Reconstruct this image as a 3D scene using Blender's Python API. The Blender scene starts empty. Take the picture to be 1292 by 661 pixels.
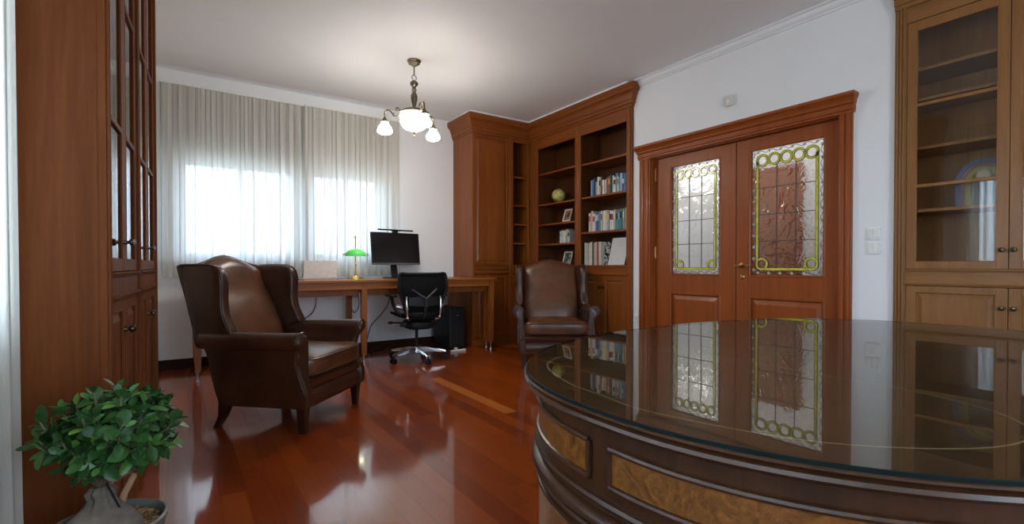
import bpy, bmesh, math, random
from mathutils import Vector, Matrix
R = random.Random(7)
PI = math.pi
scene = bpy.context.scene
COL = scene.collection

# ------------------------------------------------------------------ materials
def new_mat(name):
    m = bpy.data.materials.new(name); m.use_nodes = True
    nt = m.node_tree; nt.nodes.clear()
    out = nt.nodes.new('ShaderNodeOutputMaterial')
    return m, nt, out
def N(nt, t, **kw):
    n = nt.nodes.new(t)
    for k, v in kw.items():
        if k in n.inputs: n.inputs[k].default_value = v
        else: setattr(n, k, v)
    return n
def principled(nt, out, color=(.5, .5, .5), rough=.5, metal=0, coat=0, spec=.5, coat_rough=.05):
    p = nt.nodes.new('ShaderNodeBsdfPrincipled')
    p.inputs['Base Color'].default_value = (*color, 1)
    p.inputs['Roughness'].default_value = rough
    p.inputs['Metallic'].default_value = metal
    p.inputs['Coat Weight'].default_value = coat
    p.inputs['Coat Roughness'].default_value = coat_rough
    p.inputs['Specular IOR Level'].default_value = spec
    nt.links.new(p.outputs[0], out.inputs[0])
    return p
def ramp(nt, stops):
    r = nt.nodes.new('ShaderNodeValToRGB')
    e = r.color_ramp.elements
    while len(e) < len(stops): e.new(.5)
    for i, (p, c) in enumerate(stops):
        e[i].position = p; e[i].color = (*c, 1)
    return r
def plain(name, color, rough=.5, metal=0, coat=0, var=.06, scale=20, spec=.5):
    m, nt, out = new_mat(name)
    p = principled(nt, out, color, rough, metal, coat, spec)
    tc = N(nt, 'ShaderNodeTexCoord'); no = N(nt, 'ShaderNodeTexNoise', Scale=scale)
    nt.links.new(tc.outputs['Object'], no.inputs['Vector'])
    a = tuple(c * (1 - var) for c in color); b = tuple(min(1, c * (1 + var)) for c in color)
    r = ramp(nt, [(.3, a), (.7, b)])
    nt.links.new(no.outputs['Fac'], r.inputs[0]); nt.links.new(r.outputs[0], p.inputs['Base Color'])
    return m
def wood(name, dark, mid, light, axis='z', rough=.42, coat=.08, scale=1.0, burl=False, bump=.05, spec=.35, cr=.12):
    m, nt, out = new_mat(name)
    p = principled(nt, out, mid, rough, coat=coat, coat_rough=cr, spec=spec)
    tc = N(nt, 'ShaderNodeTexCoord'); mp = N(nt, 'ShaderNodeMapping')
    nt.links.new(tc.outputs['Object'], mp.inputs['Vector'])
    s = [14 * scale] * 3
    if not burl: s['xyz'.index(axis)] = .9 * scale
    mp.inputs['Scale'].default_value = s
    n1 = N(nt, 'ShaderNodeTexNoise', Scale=1.0 if not burl else 2.2, Detail=6, Roughness=.6, Distortion=.8 if not burl else 3.5)
    nt.links.new(mp.outputs[0], n1.inputs['Vector'])
    n2 = N(nt, 'ShaderNodeTexNoise', Scale=7.0 if not burl else 9.0, Detail=4, Roughness=.6, Distortion=.2 if not burl else 1.5)
    nt.links.new(mp.outputs[0], n2.inputs['Vector'])
    mx = N(nt, 'ShaderNodeMath', operation='MULTIPLY_ADD'); mx.inputs[1].default_value = .35
    nt.links.new(n2.outputs['Fac'], mx.inputs[0])
    sc = N(nt, 'ShaderNodeMath', operation='MULTIPLY'); sc.inputs[1].default_value = .65
    nt.links.new(n1.outputs['Fac'], sc.inputs[0]); nt.links.new(sc.outputs[0], mx.inputs[2])
    r = ramp(nt, [(.32, dark), (.5, mid), (.68, light)])
    nt.links.new(mx.outputs[0], r.inputs[0]); nt.links.new(r.outputs[0], p.inputs['Base Color'])
    bp = N(nt, 'ShaderNodeBump', Strength=bump, Distance=.002)
    nt.links.new(mx.outputs[0], bp.inputs['Height']); nt.links.new(bp.outputs[0], p.inputs['Normal'])
    return m
def leather(name, a, b, rough=.36):
    m, nt, out = new_mat(name)
    p = principled(nt, out, a, rough, spec=.55)
    tc = N(nt, 'ShaderNodeTexCoord')
    n1 = N(nt, 'ShaderNodeTexNoise', Scale=5.0, Detail=5, Roughness=.6); nt.links.new(tc.outputs['Object'], n1.inputs['Vector'])
    r = ramp(nt, [(.35, a), (.68, b)]); nt.links.new(n1.outputs['Fac'], r.inputs[0]); nt.links.new(r.outputs[0], p.inputs['Base Color'])
    n2 = N(nt, 'ShaderNodeTexVoronoi', Scale=190.0); nt.links.new(tc.outputs['Object'], n2.inputs['Vector'])
    n3 = N(nt, 'ShaderNodeTexNoise', Scale=11.0, Detail=3); nt.links.new(tc.outputs['Object'], n3.inputs['Vector'])
    ad = N(nt, 'ShaderNodeMath', operation='MULTIPLY_ADD'); ad.inputs[1].default_value = .12
    nt.links.new(n2.outputs['Distance'], ad.inputs[0]); nt.links.new(n3.outputs['Fac'], ad.inputs[2])
    bp = N(nt, 'ShaderNodeBump', Strength=.25, Distance=.008); nt.links.new(ad.outputs[0], bp.inputs['Height'])
    nt.links.new(bp.outputs[0], p.inputs['Normal'])
    return m
def clear_glass(name, tint=(1, 1, 1), ior=1.5, rough=0.0, boost=1.0):
    m, nt, out = new_mat(name)
    tr = N(nt, 'ShaderNodeBsdfTransparent'); tr.inputs[0].default_value = (*tint, 1)
    gl = N(nt, 'ShaderNodeBsdfGlossy', Roughness=rough)
    fr = N(nt, 'ShaderNodeFresnel', IOR=ior)
    mu = N(nt, 'ShaderNodeMath', operation='MULTIPLY', use_clamp=True); mu.inputs[1].default_value = boost
    mx = N(nt, 'ShaderNodeMixShader')
    ge = N(nt, 'ShaderNodeNewGeometry'); ba = N(nt, 'ShaderNodeMath', operation='MULTIPLY_ADD'); ba.inputs[1].default_value = -boost; ba.inputs[2].default_value = boost
    nt.links.new(ge.outputs['Backfacing'], ba.inputs[0]); nt.links.new(ba.outputs[0], mu.inputs[1])   # reflect once, at the outer face
    nt.links.new(fr.outputs[0], mu.inputs[0]); nt.links.new(mu.outputs[0], mx.inputs[0])
    nt.links.new(tr.outputs[0], mx.inputs[1]); nt.links.new(gl.outputs[0], mx.inputs[2]); nt.links.new(mx.outputs[0], out.inputs[0])
    return m
def textured_glass(name):
    m, nt, out = new_mat(name)
    g = N(nt, 'ShaderNodeBsdfGlass', Roughness=.02, IOR=1.25)
    g.inputs[0].default_value = (.97, .98, .97, 1)
    tc = N(nt, 'ShaderNodeTexCoord'); mp = N(nt, 'ShaderNodeMapping'); mp.inputs['Scale'].default_value = (6, 6, 7)
    mp.inputs['Rotation'].default_value = (.5, 0, 0)
    nt.links.new(tc.outputs['Object'], mp.inputs['Vector'])
    n = N(nt, 'ShaderNodeTexNoise', Scale=1.0, Detail=2, Distortion=2.5); nt.links.new(mp.outputs[0], n.inputs['Vector'])
    bp = N(nt, 'ShaderNodeBump', Strength=.35, Distance=.02); nt.links.new(n.outputs['Fac'], bp.inputs['Height'])
    nt.links.new(bp.outputs[0], g.inputs['Normal'])
    gl = N(nt, 'ShaderNodeBsdfGlossy', Roughness=.05); nt.links.new(bp.outputs[0], gl.inputs['Normal'])
    mx = N(nt, 'ShaderNodeMixShader'); mx.inputs[0].default_value = .12
    nt.links.new(g.outputs[0], mx.inputs[1]); nt.links.new(gl.outputs[0], mx.inputs[2]); nt.links.new(mx.outputs[0], out.inputs[0])
    return m
def curtain_mat(name, transp=.3):
    m, nt, out = new_mat(name)
    tr = N(nt, 'ShaderNodeBsdfTransparent'); tr.inputs[0].default_value = (1, 1, 1, 1)
    tl = N(nt, 'ShaderNodeBsdfTranslucent'); tl.inputs[0].default_value = (.35, .365, .38, 1)
    df = N(nt, 'ShaderNodeBsdfDiffuse'); df.inputs[0].default_value = (.90, .86, .78, 1)
    m1 = N(nt, 'ShaderNodeMixShader'); m1.inputs[0].default_value = .52
    m2 = N(nt, 'ShaderNodeMixShader')
    tc = N(nt, 'ShaderNodeTexCoord'); n = N(nt, 'ShaderNodeTexNoise', Scale=400.0); nt.links.new(tc.outputs['Object'], n.inputs['Vector'])
    r = N(nt, 'ShaderNodeMapRange'); r.inputs['To Min'].default_value = transp + .04; r.inputs['To Max'].default_value = transp - .04
    nt.links.new(n.outputs['Fac'], r.inputs[0])
    lw = N(nt, 'ShaderNodeLayerWeight', Blend=.35)      # sheer weave closes up edge-on
    mu = N(nt, 'ShaderNodeMath', operation='MULTIPLY'); sb = N(nt, 'ShaderNodeMath', operation='SUBTRACT'); sb.inputs[0].default_value = 1
    nt.links.new(lw.outputs['Facing'], sb.inputs[1]); pw = N(nt, 'ShaderNodeMath', operation='POWER'); pw.inputs[1].default_value = 5.0; nt.links.new(sb.outputs[0], pw.inputs[0]); nt.links.new(pw.outputs[0], mu.inputs[1]); nt.links.new(r.outputs[0], mu.inputs[0])
    nt.links.new(tl.outputs[0], m1.inputs[1]); nt.links.new(df.outputs[0], m1.inputs[2])
    nt.links.new(mu.outputs[0], m2.inputs[0]); nt.links.new(m1.outputs[0], m2.inputs[1]); nt.links.new(tr.outputs[0], m2.inputs[2])
    nt.links.new(m2.outputs[0], out.inputs[0])
    return m
def emit(name, color, strength):
    m, nt, out = new_mat(name)
    e = N(nt, 'ShaderNodeEmission', Strength=strength); e.inputs[0].default_value = (*color, 1)
    nt.links.new(e.outputs[0], out.inputs[0]); return m
def floor_mat():
    m, nt, out = new_mat('jatoba_floor')
    p = principled(nt, out, (.2, .05, .02), .35, coat=1.0, coat_rough=.08, spec=.15); p.inputs['Coat IOR'].default_value = 1.8
    tc = N(nt, 'ShaderNodeTexCoord'); sx = N(nt, 'ShaderNodeSeparateXYZ'); nt.links.new(tc.outputs['Object'], sx.inputs[0])
    def math_(op, a, b=None, c=None):
        n = N(nt, 'ShaderNodeMath', operation=op)
        for i, v in enumerate((a, b, c)):
            if v is None: continue
            if isinstance(v, (int, float)): n.inputs[i].default_value = v
            else: nt.links.new(v, n.inputs[i])
        return n.outputs[0]
    W = .098; L = 1.22
    px = math_('DIVIDE', math_('SUBTRACT', sx.outputs[0], 1.795), W); ix = math_('FLOOR', px); fx = math_('FRACT', px)
    wn = N(nt, 'ShaderNodeTexWhiteNoise', noise_dimensions='1D'); nt.links.new(ix, wn.inputs['W'])
    off0 = math_('MULTIPLY', wn.outputs['Value'], L)
    is0 = math_('COMPARE', ix, 0.0, .1)
    off = math_('MULTIPLY_ADD', is0, math_('SUBTRACT', -.27, off0), off0)
    py = math_('DIVIDE', math_('ADD', sx.outputs[1], off), L); iy = math_('FLOOR', py); fy = math_('FRACT', py)
    cv = N(nt, 'ShaderNodeCombineXYZ'); nt.links.new(ix, cv.inputs[0]); nt.links.new(iy, cv.inputs[1])
    w2 = N(nt, 'ShaderNodeTexWhiteNoise', noise_dimensions='2D'); nt.links.new(cv.outputs[0], w2.inputs['Vector'])
    light = math_('MULTIPLY', is0, math_('COMPARE', iy, 2.0, .1))
    mp = N(nt, 'ShaderNodeMapping'); mp.inputs['Scale'].default_value = (55, 2.2, 1); nt.links.new(tc.outputs['Object'], mp.inputs['Vector'])
    ng = N(nt, 'ShaderNodeTexNoise', Scale=1.0, Detail=5, Distortion=.6); nt.links.new(mp.outputs[0], ng.inputs['Vector'])
    v = math_('MULTIPLY_ADD', ng.outputs['Fac'], .4, math_('MULTIPLY', w2.outputs['Value'], .6))
    r = ramp(nt, FLOOR_RAMP)
    nt.links.new(v, r.inputs[0])
    mx = N(nt, 'ShaderNodeMixRGB'); nt.links.new(light, mx.inputs[0]); nt.links.new(r.outputs[0], mx.inputs[1]); mx.inputs[2].default_value = (.50, .15, .025, 1)
    gap = math_('MINIMUM', math_('MULTIPLY', math_('MINIMUM', fx, math_('SUBTRACT', 1.0, fx)), W), math_('MULTIPLY', math_('MINIMUM', fy, math_('SUBTRACT', 1.0, fy)), L))
    g = N(nt, 'ShaderNodeMapRange'); g.inputs['From Max'].default_value = .0014; g.inputs['To Min'].default_value = .35; nt.links.new(gap, g.inputs[0])
    m2 = N(nt, 'ShaderNodeMixRGB', blend_type='MULTIPLY'); m2.inputs[0].default_value = 1
    nt.links.new(mx.outputs[0], m2.inputs[1]); nt.links.new(g.outputs[0], m2.inputs[2]); nt.links.new(m2.outputs[0], p.inputs['Base Color'])
    n4 = N(nt, 'ShaderNodeTexNoise', Scale=2.2, Detail=2); nt.links.new(tc.outputs['Object'], n4.inputs['Vector'])
    hs = math_('MULTIPLY_ADD', n4.outputs['Fac'], .6, math_('MULTIPLY', g.outputs[0], .004))
    bp = N(nt, 'ShaderNodeBump', Strength=.10, Distance=.003); nt.links.new(hs, bp.inputs['Height']); nt.links.new(bp.outputs[0], p.inputs['Normal'])
    nt.links.new(bp.outputs[0], p.inputs['Coat Normal'])
    return m
FLOOR_RAMP = [(.2, (.19, .024, .001)), (.5, (.27, .040, .002)), (.85, (.34, .062, .004))]
def leaf_mat():
    m, nt, out = new_mat('ficus_leaf')
    p = principled(nt, out, (.05, .15, .04), .36, spec=.3)
    g = N(nt, 'ShaderNodeNewGeometry')
    r = ramp(nt, [(0, (.014, .050, .012)), (.6, (.028, .090, .020)), (.88, (.06, .16, .03)), (.98, (.15, .26, .05))])
    nt.links.new(g.outputs['Random Per Island'], r.inputs[0]); nt.links.new(r.outputs[0], p.inputs['Base Color'])
    return m

M = {}
M['wall'] = plain('white_paint', (.80, .81, .84), .6, var=.01, scale=3)
M['cream'] = plain('cream_paint', (.80, .77, .68), .6, var=.01, scale=3)
M['ceiling'] = plain('ceiling_paint', (.82, .82, .83), .7, var=.01, scale=3)
M['cab'] = wood('cherry_wood', (.19, .080, .022), (.24, .105, .030), (.29, .135, .042))
M['cabx'] = wood('cherry_wood_across', (.19, .080, .022), (.24, .105, .030), (.29, .135, .042), axis='x')
M['shelfwood'] = wood('bookcase_wood', (.16, .040, .005), (.215, .056, .007), (.28, .080, .011))
M['shelfwoodx'] = wood('bookcase_wood_across', (.16, .040, .005), (.215, .056, .007), (.28, .080, .011), axis='x')
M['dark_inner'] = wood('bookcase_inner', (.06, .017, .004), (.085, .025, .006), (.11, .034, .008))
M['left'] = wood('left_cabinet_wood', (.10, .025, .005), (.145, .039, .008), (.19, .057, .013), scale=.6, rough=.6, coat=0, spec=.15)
M['door'] = wood('door_wood', (.21, .045, .007), (.27, .062, .010), (.32, .080, .014))
M['desk'] = wood('desk_wood', (.23, .065, .010), (.31, .095, .016), (.37, .125, .026), axis='x', coat=.35)
M['deskleg'] = wood('desk_leg_wood', (.20, .05, .008), (.26, .072, .012), (.31, .095, .019))
M['exec'] = wood('dark_walnut', (.020, .0065, .002), (.038, .0125, .0035), (.058, .020, .006), axis='z', rough=.42, coat=.22, bump=0, cr=.25, spec=.3)
M['exectop'] = wood('walnut_top', (.05, .020, .008), (.085, .034, .013), (.12, .05, .02), axis='x', rough=.3, coat=.2)
M['burl'] = wood('walnut_burl', (.05, .016, .004), (.135, .048, .010), (.23, .09, .018), burl=True, rough=.3, coat=.4, scale=.6)
M['inlay'] = plain('maple_inlay', (.42, .30, .14), .4)
M['leather'] = leather('brown_leather', (.034, .0105, .0045), (.075, .025, .010))
M['leather2'] = leather('worn_leather', (.075, .026, .010), (.15, .058, .024), .30)
M['legwood'] = plain('dark_leg_wood', (.028, .009, .005), .35, coat=.4)
M['skirting'] = plain('dark_skirting', (.035, .011, .007), .55, spec=.15)
M['floor'] = floor_mat()
M['brass'] = plain('aged_brass', (.40, .27, .10), .3, metal=1)
M['bronze'] = plain('antique_bronze', (.16, .13, .085), .38, metal=1)
M['darkknob'] = plain('dark_bronze_knob', (.10, .075, .05), .32, metal=1)
M['chrome'] = plain('polished_aluminium', (.75, .75, .77), .16, metal=1)
M['silver'] = plain('grey_metal', (.55, .55, .57), .3, metal=1)
M['black'] = plain('black_plastic', (.008, .008, .009), .45, spec=.3)
M['blackmesh'] = plain('black_mesh', (.006, .006, .007), .8, scale=300, var=.5, spec=.15)
M['screen'] = plain('dark_screen', (.008, .008, .010), .16)
M['white'] = plain('white_plastic', (.80, .80, .78), .4)
M['ivory'] = plain('ivory_plastic', (.66, .65, .58), .4)
M['glass'] = clear_glass('cabinet_glass', (.93, .94, .94), 1.75)
M['tabletop_glass'] = clear_glass('tabletop_glass', (.86, .90, .88), 1.55, 0.0, 1.0)
M['glassedge'] = plain('green_glass_edge', (.004, .009, .009), .5, spec=.1)
M['window_glass'] = clear_glass('window_glass')
M['texglass'] = textured_glass('hammered_glass')
M['lead'] = plain('lead_came', (.09, .09, .085), .4, metal=.6)
M['lime'] = plain('lime_glass', (.60, .60, .05), .15, var=.25, scale=30)
M['jewel'] = plain('clear_jewel_glass', (.42, .44, .43), .08, spec=.9)
M['curtain'] = curtain_mat('sheer_voile', .08)
M['curtain_thin'] = curtain_mat('thin_voile', .55)
M['lampglass'] = emit('lit_opal_glass', (1, .93, .84), 38.0)
M['paper'] = plain('paper', (.72, .70, .64), .7)
M['leaf'] = leaf_mat()
M['bark'] = plain('ficus_bark', (.15, .12, .095), .8, var=.35, scale=25)
M['twig'] = plain('ficus_twig', (.16, .11, .07), .8, var=.3, scale=40)
M['pot'] = plain('grey_green_pot', (.13, .145, .125), .45)
M['bark_chip'] = plain('bark_chips', (.24, .14, .06), .9, var=.5, scale=60)

# ------------------------------------------------------------------ mesh helpers
def box(bm, x0, x1, y0, y1, z0, z1, bev=0):
    vs = [bm.verts.new((x, y, z)) for x in (x0, x1) for y in (y0, y1) for z in (z0, z1)]
    fs = [(0, 1, 3, 2), (4, 6, 7, 5), (0, 4, 5, 1), (2, 3, 7, 6), (0, 2, 6, 4), (1, 5, 7, 3)]
    faces = [bm.faces.new([vs[i] for i in f]) for f in fs]
    if bev > 0:
        bev = min(bev, .45 * min(abs(x1 - x0), abs(y1 - y0), abs(z1 - z0)))
        es = list({e for f in faces for e in f.edges})
        bmesh.ops.bevel(bm, geom=es, offset=bev, segments=2, profile=.5, affect='EDGES')
def loft(bm, rings, closed=True, cap=True, loop=False):
    vr = [[bm.verts.new(p) for p in r] for r in rings]
    n = len(vr[0]); m = len(vr)
    for i in range(m if loop else m - 1):
        a, b = vr[i], vr[(i + 1) % m]
        for j in range(n if closed else n - 1):
            k = (j + 1) % n
            bm.faces.new((a[j], a[k], b[k], b[j]))
    if cap and not loop and closed:
        bm.faces.new(list(reversed(vr[0]))); bm.faces.new(vr[-1])
def lathe(bm, prof, segs=24, c=(0, 0), axis='z'):
    rings = []
    for r, z in prof:
        ring = []
        for k in range(segs):
            a = 2 * PI * k / segs
            if axis == 'z': ring.append((c[0] + r * math.cos(a), c[1] + r * math.sin(a), z))
            elif axis == 'y': ring.append((c[0] + r * math.cos(a), z, c[1] - r * math.sin(a)))
            else: ring.append((z, c[0] + r * math.cos(a), c[1] + r * math.sin(a)))
        rings.append(ring)
    loft(bm, rings)
def tube(bm, pts, r, segs=8, closed=False):
    pts = [Vector(p) for p in pts]; n = len(pts)
    rs = r if isinstance(r, (list, tuple)) else [r] * n
    rings = []; prev = None
    for i, p in enumerate(pts):
        if closed: t = pts[(i + 1) % n] - pts[i - 1]
        else: t = pts[min(i + 1, n - 1)] - pts[max(i - 1, 0)]
        t.normalize()
        if prev is None:
            u = t.orthogonal().normalized()
            for c in (Vector((0, 0, 1)), Vector((1, 0, 0))):
                if abs(t.dot(c)) < .9: u = (c - t * c.dot(t)).normalized(); break
        else:
            u = prev - t * prev.dot(t)
            u = u.normalized() if u.length > 1e-6 else t.orthogonal().normalized()
        prev = u; v = t.cross(u)
        rings.append([p + (u * math.cos(2 * PI * k / segs) + v * math.sin(2 * PI * k / segs)) * rs[i] for k in range(segs)])
    loft(bm, rings, loop=closed)
def smooth_path(pts, n=6, closed=False):
    P = [Vector(p) for p in pts]; out = []; m = len(P)
    for i in range(m if closed else m - 1):
        if closed: a, b, c, d = P[i - 1], P[i], P[(i + 1) % m], P[(i + 2) % m]
        else: a, b, c, d = P[max(i - 1, 0)], P[i], P[i + 1], P[min(i + 2, m - 1)]
        for k in range(n):
            t = k / n
            out.append(.5 * ((2 * b) + (c - a) * t + (2 * a - 5 * b + 4 * c - d) * t * t + (3 * b - a - 3 * c + d) * t ** 3))
    if not closed: out.append(P[-1])
    return out
def sphere(bm, c, r, u=16, v=10, sc=(1, 1, 1)):
    mat = Matrix.Translation(c) @ Matrix.Diagonal((r * sc[0], r * sc[1], r * sc[2], 1))
    bmesh.ops.create_uvsphere(bm, u_segments=u, v_segments=v, radius=1, matrix=mat)
def superbox(bm, c, h, e=.35, u=32, v=18, fn=None):
    def sp(x, p): return math.copysign(abs(x) ** p, x)
    rings = []
    for j in range(v + 1):
        b = -PI / 2 + PI * j / v
        b = max(-PI / 2 + .02, min(PI / 2 - .02, b))
        ring = []
        for i in range(u):
            a = 2 * PI * i / u
            p = Vector((c[0] + h[0] * sp(math.cos(b), e) * sp(math.cos(a), e), c[1] + h[1] * sp(math.cos(b), e) * sp(math.sin(a), e), c[2] + h[2] * sp(math.sin(b), e)))
            ring.append(fn(p) if fn else p)
        rings.append(ring)
    loft(bm, rings)
def prism(bm, poly, z0, z1, bev=0):
    n0 = set(bm.edges)
    loft(bm, [[(x, y, z0) for x, y in poly], [(x, y, z1) for x, y in poly]])
    if bev:
        es = [e for e in bm.edges if e not in n0]
        bmesh.ops.bevel(bm, geom=es, offset=bev, segments=2, profile=.5, affect='EDGES')
def sweep(bm, prof, path, closed=False):
    # prof: [(out, z)] ; path: [((x,y),(nx,ny))] with miter-scaled outward normals
    rings = [[(p[0] + n[0] * o, p[1] + n[1] * o, z) for o, z in prof] for p, n in path]
    loft(bm, rings, closed=True, cap=not closed, loop=closed)
def obj(name, bm, mat, parent=None, smooth=False, auto=True):
    bmesh.ops.recalc_face_normals(bm, faces=bm.faces[:])
    me = bpy.data.meshes.new(name); bm.to_mesh(me); bm.free()
    for m in (mat if isinstance(mat, (list, tuple)) else [mat]): me.materials.append(m)
    if smooth:
        for p in me.polygons: p.use_smooth = True
        if auto: me.set_sharp_from_angle(angle=math.radians(42))
    o = bpy.data.objects.new(name, me); COL.objects.link(o)
    if parent: o.parent = parent
    return o
def NB(): return bmesh.new()
def thing(name, label, cat, loc=(0, 0, 0), rotz=0, group=None):
    o = bpy.data.objects.new(name, None); COL.objects.link(o)
    o.empty_display_size = .1; o.location = loc; o.rotation_euler = (0, 0, rotz)
    return tag(o, label, cat, group)
def tag(o, label, cat, group=None):
    o['label'] = label; o['category'] = cat
    if group: o['group'] = group
    return o
def struct(o): o['kind'] = 'structure'; return o
def sempty(name, loc=(0, 0, 0), rotz=0):
    o = bpy.data.objects.new(name, None); COL.objects.link(o); o.location = loc; o.rotation_euler = (0, 0, rotz)
    return struct(o)
def copy_tree(o, parent=None):
    c = o.copy(); COL.objects.link(c)
    if parent: c.parent = parent
    for ch in list(o.children): copy_tree(ch, c)
    return c
SKY = 10.0; HALL = 10; EXPO = 0.46; FILL_POWER = 12
# ------------------------------------------------------------------ room shell
CEIL = 2.88; WX = 3.85; WY = 5.687; LX = -.419; BY = -2.4
b = NB(); box(b, LX - .3, 6.2, BY - .3, WY + .3, -.12, 0); struct(obj('floor', b, M['floor']))
b = NB(); box(b, LX - .3, 6.2, BY - .3, WY + .3, CEIL, CEIL + .12); struct(obj('ceiling', b, M['ceiling']))
# window wall (two openings)
WIN = [(-.02, 1.05), (1.17, 2.02)]; WZ0, WZ1 = 1.07, 2.06
b = NB()
box(b, LX - .3, WX + .4, WY, WY + .25, 0, WZ0); box(b, LX - .3, WX + .4, WY, WY + .25, WZ1, CEIL)
for x0, x1 in ((LX - .3, WIN[0][0]), (WIN[0][1], WIN[1][0]), (WIN[1][1], WX + .4)): box(b, x0, x1, WY, WY + .25, WZ0, WZ1)
struct(obj('wall_window', b, M['wall']))
# left wall (one opening beside the camera)
LW = (-1.1, 1.75); LZ = (.85, 2.15)
b = NB()
box(b, LX - .25, LX, BY, WY, 0, LZ[0]); box(b, LX - .25, LX, BY, WY, LZ[1], CEIL)
box(b, LX - .25, LX, BY, LW[0], LZ[0], LZ[1]); box(b, LX - .25, LX, LW[1], WY, LZ[0], LZ[1])
struct(obj('wall_left', b, M['cream']))
# right wall: pieces round the built-in bookcase, the doorway and the built-in cabinet
DY0, DY1, DZ = 1.525, 3.19, 2.065
b = NB()
box(b, WX, WX + .4, DY1, 3.42, 0, CEIL); box(b, WX, WX + .4, DY0, DY1, DZ, CEIL); box(b, WX, WX + .4, 1.2, DY0, 0, CEIL)
box(b, WX, WX + .4, BY, .14, 0, CEIL); box(b, WX + .36, WX + .4, .14, 1.2, 0, CEIL); box(b, WX + .36, WX + .4, 3.42, WY, 0, CEIL)
box(b, WX, WX + .36, .14, 1.2, 2.856, CEIL); box(b, WX, WX + .36, 3.42, WY, 2.856, CEIL)
struct(obj('wall_right', b, M['wall']))
FILL_WIN = [(.10, 1.75)]; BZ = (.85, 2.25)  # opening for an unseen back window, added to brighten the room
b = NB(); box(b, LX - .25, 6.2, BY - .25, BY, 0, BZ[0]); box(b, LX - .25, 6.2, BY - .25, BY, BZ[1], CEIL)
for x0, x1 in ((LX - .25, FILL_WIN[0][0]), (FILL_WIN[-1][1], 6.2)): box(b, x0, x1, BY - .25, BY, BZ[0], BZ[1])
struct(obj('wall_back', b, M['cream']))
# hallway behind the double door
b = NB(); box(b, 5.45, 5.6, .6, 4.6, 0, CEIL); box(b, WX + .4, 5.45, 4.5, 4.6, 0, CEIL); box(b, WX + .4, 5.45, .5, .6, 0, CEIL)
struct(obj('wall_hallway', b, M['wall']))
# white cornice: on right wall and as thin strip above the fitted cases
b = NB()
prof = [(0, 2.81), (.014, 2.81), (.014, 2.822), (.03, 2.83), (.04, 2.85), (.04, 2.862), (.062, 2.868), (.062, CEIL - .001), (0, CEIL - .001)]
sweep(b, prof, [((WX, 3.41), (-1, 0)), ((WX, BY), (-1, 0))])
struct(obj('trim_1', b, M['wall'], smooth=True))
b = NB(); box(b, WX - .10, WX, 3.42, 5.13, 2.856, CEIL - .001); box(b, 2.88, WX, 5.11, WY, 2.856, CEIL - .001); struct(obj('trim_2', b, M['wall']))
# skirting boards
def skirting(name, x0, x1, y0, y1):
    b = NB(); box(b, x0, x1, y0, y1, 0, .095, .003); return struct(obj(name, b, M['skirting']))
skirting('baseboard_window', LX + .001, 2.94, WY - .018, WY - .001)
skirting('baseboard_right', WX - .018, WX - .001, 3.33, 3.415)
skirting('baseboard_left', LX + .001, LX + .018, BY + .02, 1.9)
b = NB(); box(b, WX - .018, WX - .001, 1.21, 1.435, 0, .095, .003); struct(obj('trim_3', b, M['skirting']))

# windows
def make_window(name, w, h, loc, rot):
    # local: opening centred in x, 0..h in z, wall depth along +y
    e = sempty(name, loc, rot)
    b = NB(); f = .055
    y0, y1 = .10, .16
    box(b, -w / 2, w / 2, y0, y1, 0, f, .004); box(b, -w / 2, w / 2, y0, y1, h - f, h, .004)
    for x in (-w / 2, w / 2 - f): box(b, x, x + f, y0, y1, f, h - f, .004)
    box(b, -f / 2, f / 2, y0, y1, f, h - f, .004)
    obj('window_frame', b, M['white'], e)
    b = NB(); box(b, -w / 2 + f, w / 2 - f, .128, .132, f, h - f); obj('window_pane', b, M['window_glass'], e)
    return e
for i, (x0, x1) in enumerate(WIN):
    make_window('window_%d' % (i + 1), x1 - x0, WZ1 - WZ0, ((x0 + x1) / 2, WY, WZ0), 0)
make_window('window_3', LW[1] - LW[0], LZ[1] - LZ[0], (LX, (LW[0] + LW[1]) / 2, LZ[0]), PI / 2)
for i, (x0, x1) in enumerate(FILL_WIN): make_window('window_%d' % (i + 4), x1 - x0, BZ[1] - BZ[0], ((x0 + x1) / 2, BY, BZ[0]), PI)  # added window out of view; lets extra daylight in from behind
b = NB(); box(b, -.15, 2.15, WY - .05, WY + .1, WZ0 - .035, WZ0 - .001, .004); struct(obj('window_sill', b, M['wall'])) 

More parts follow.
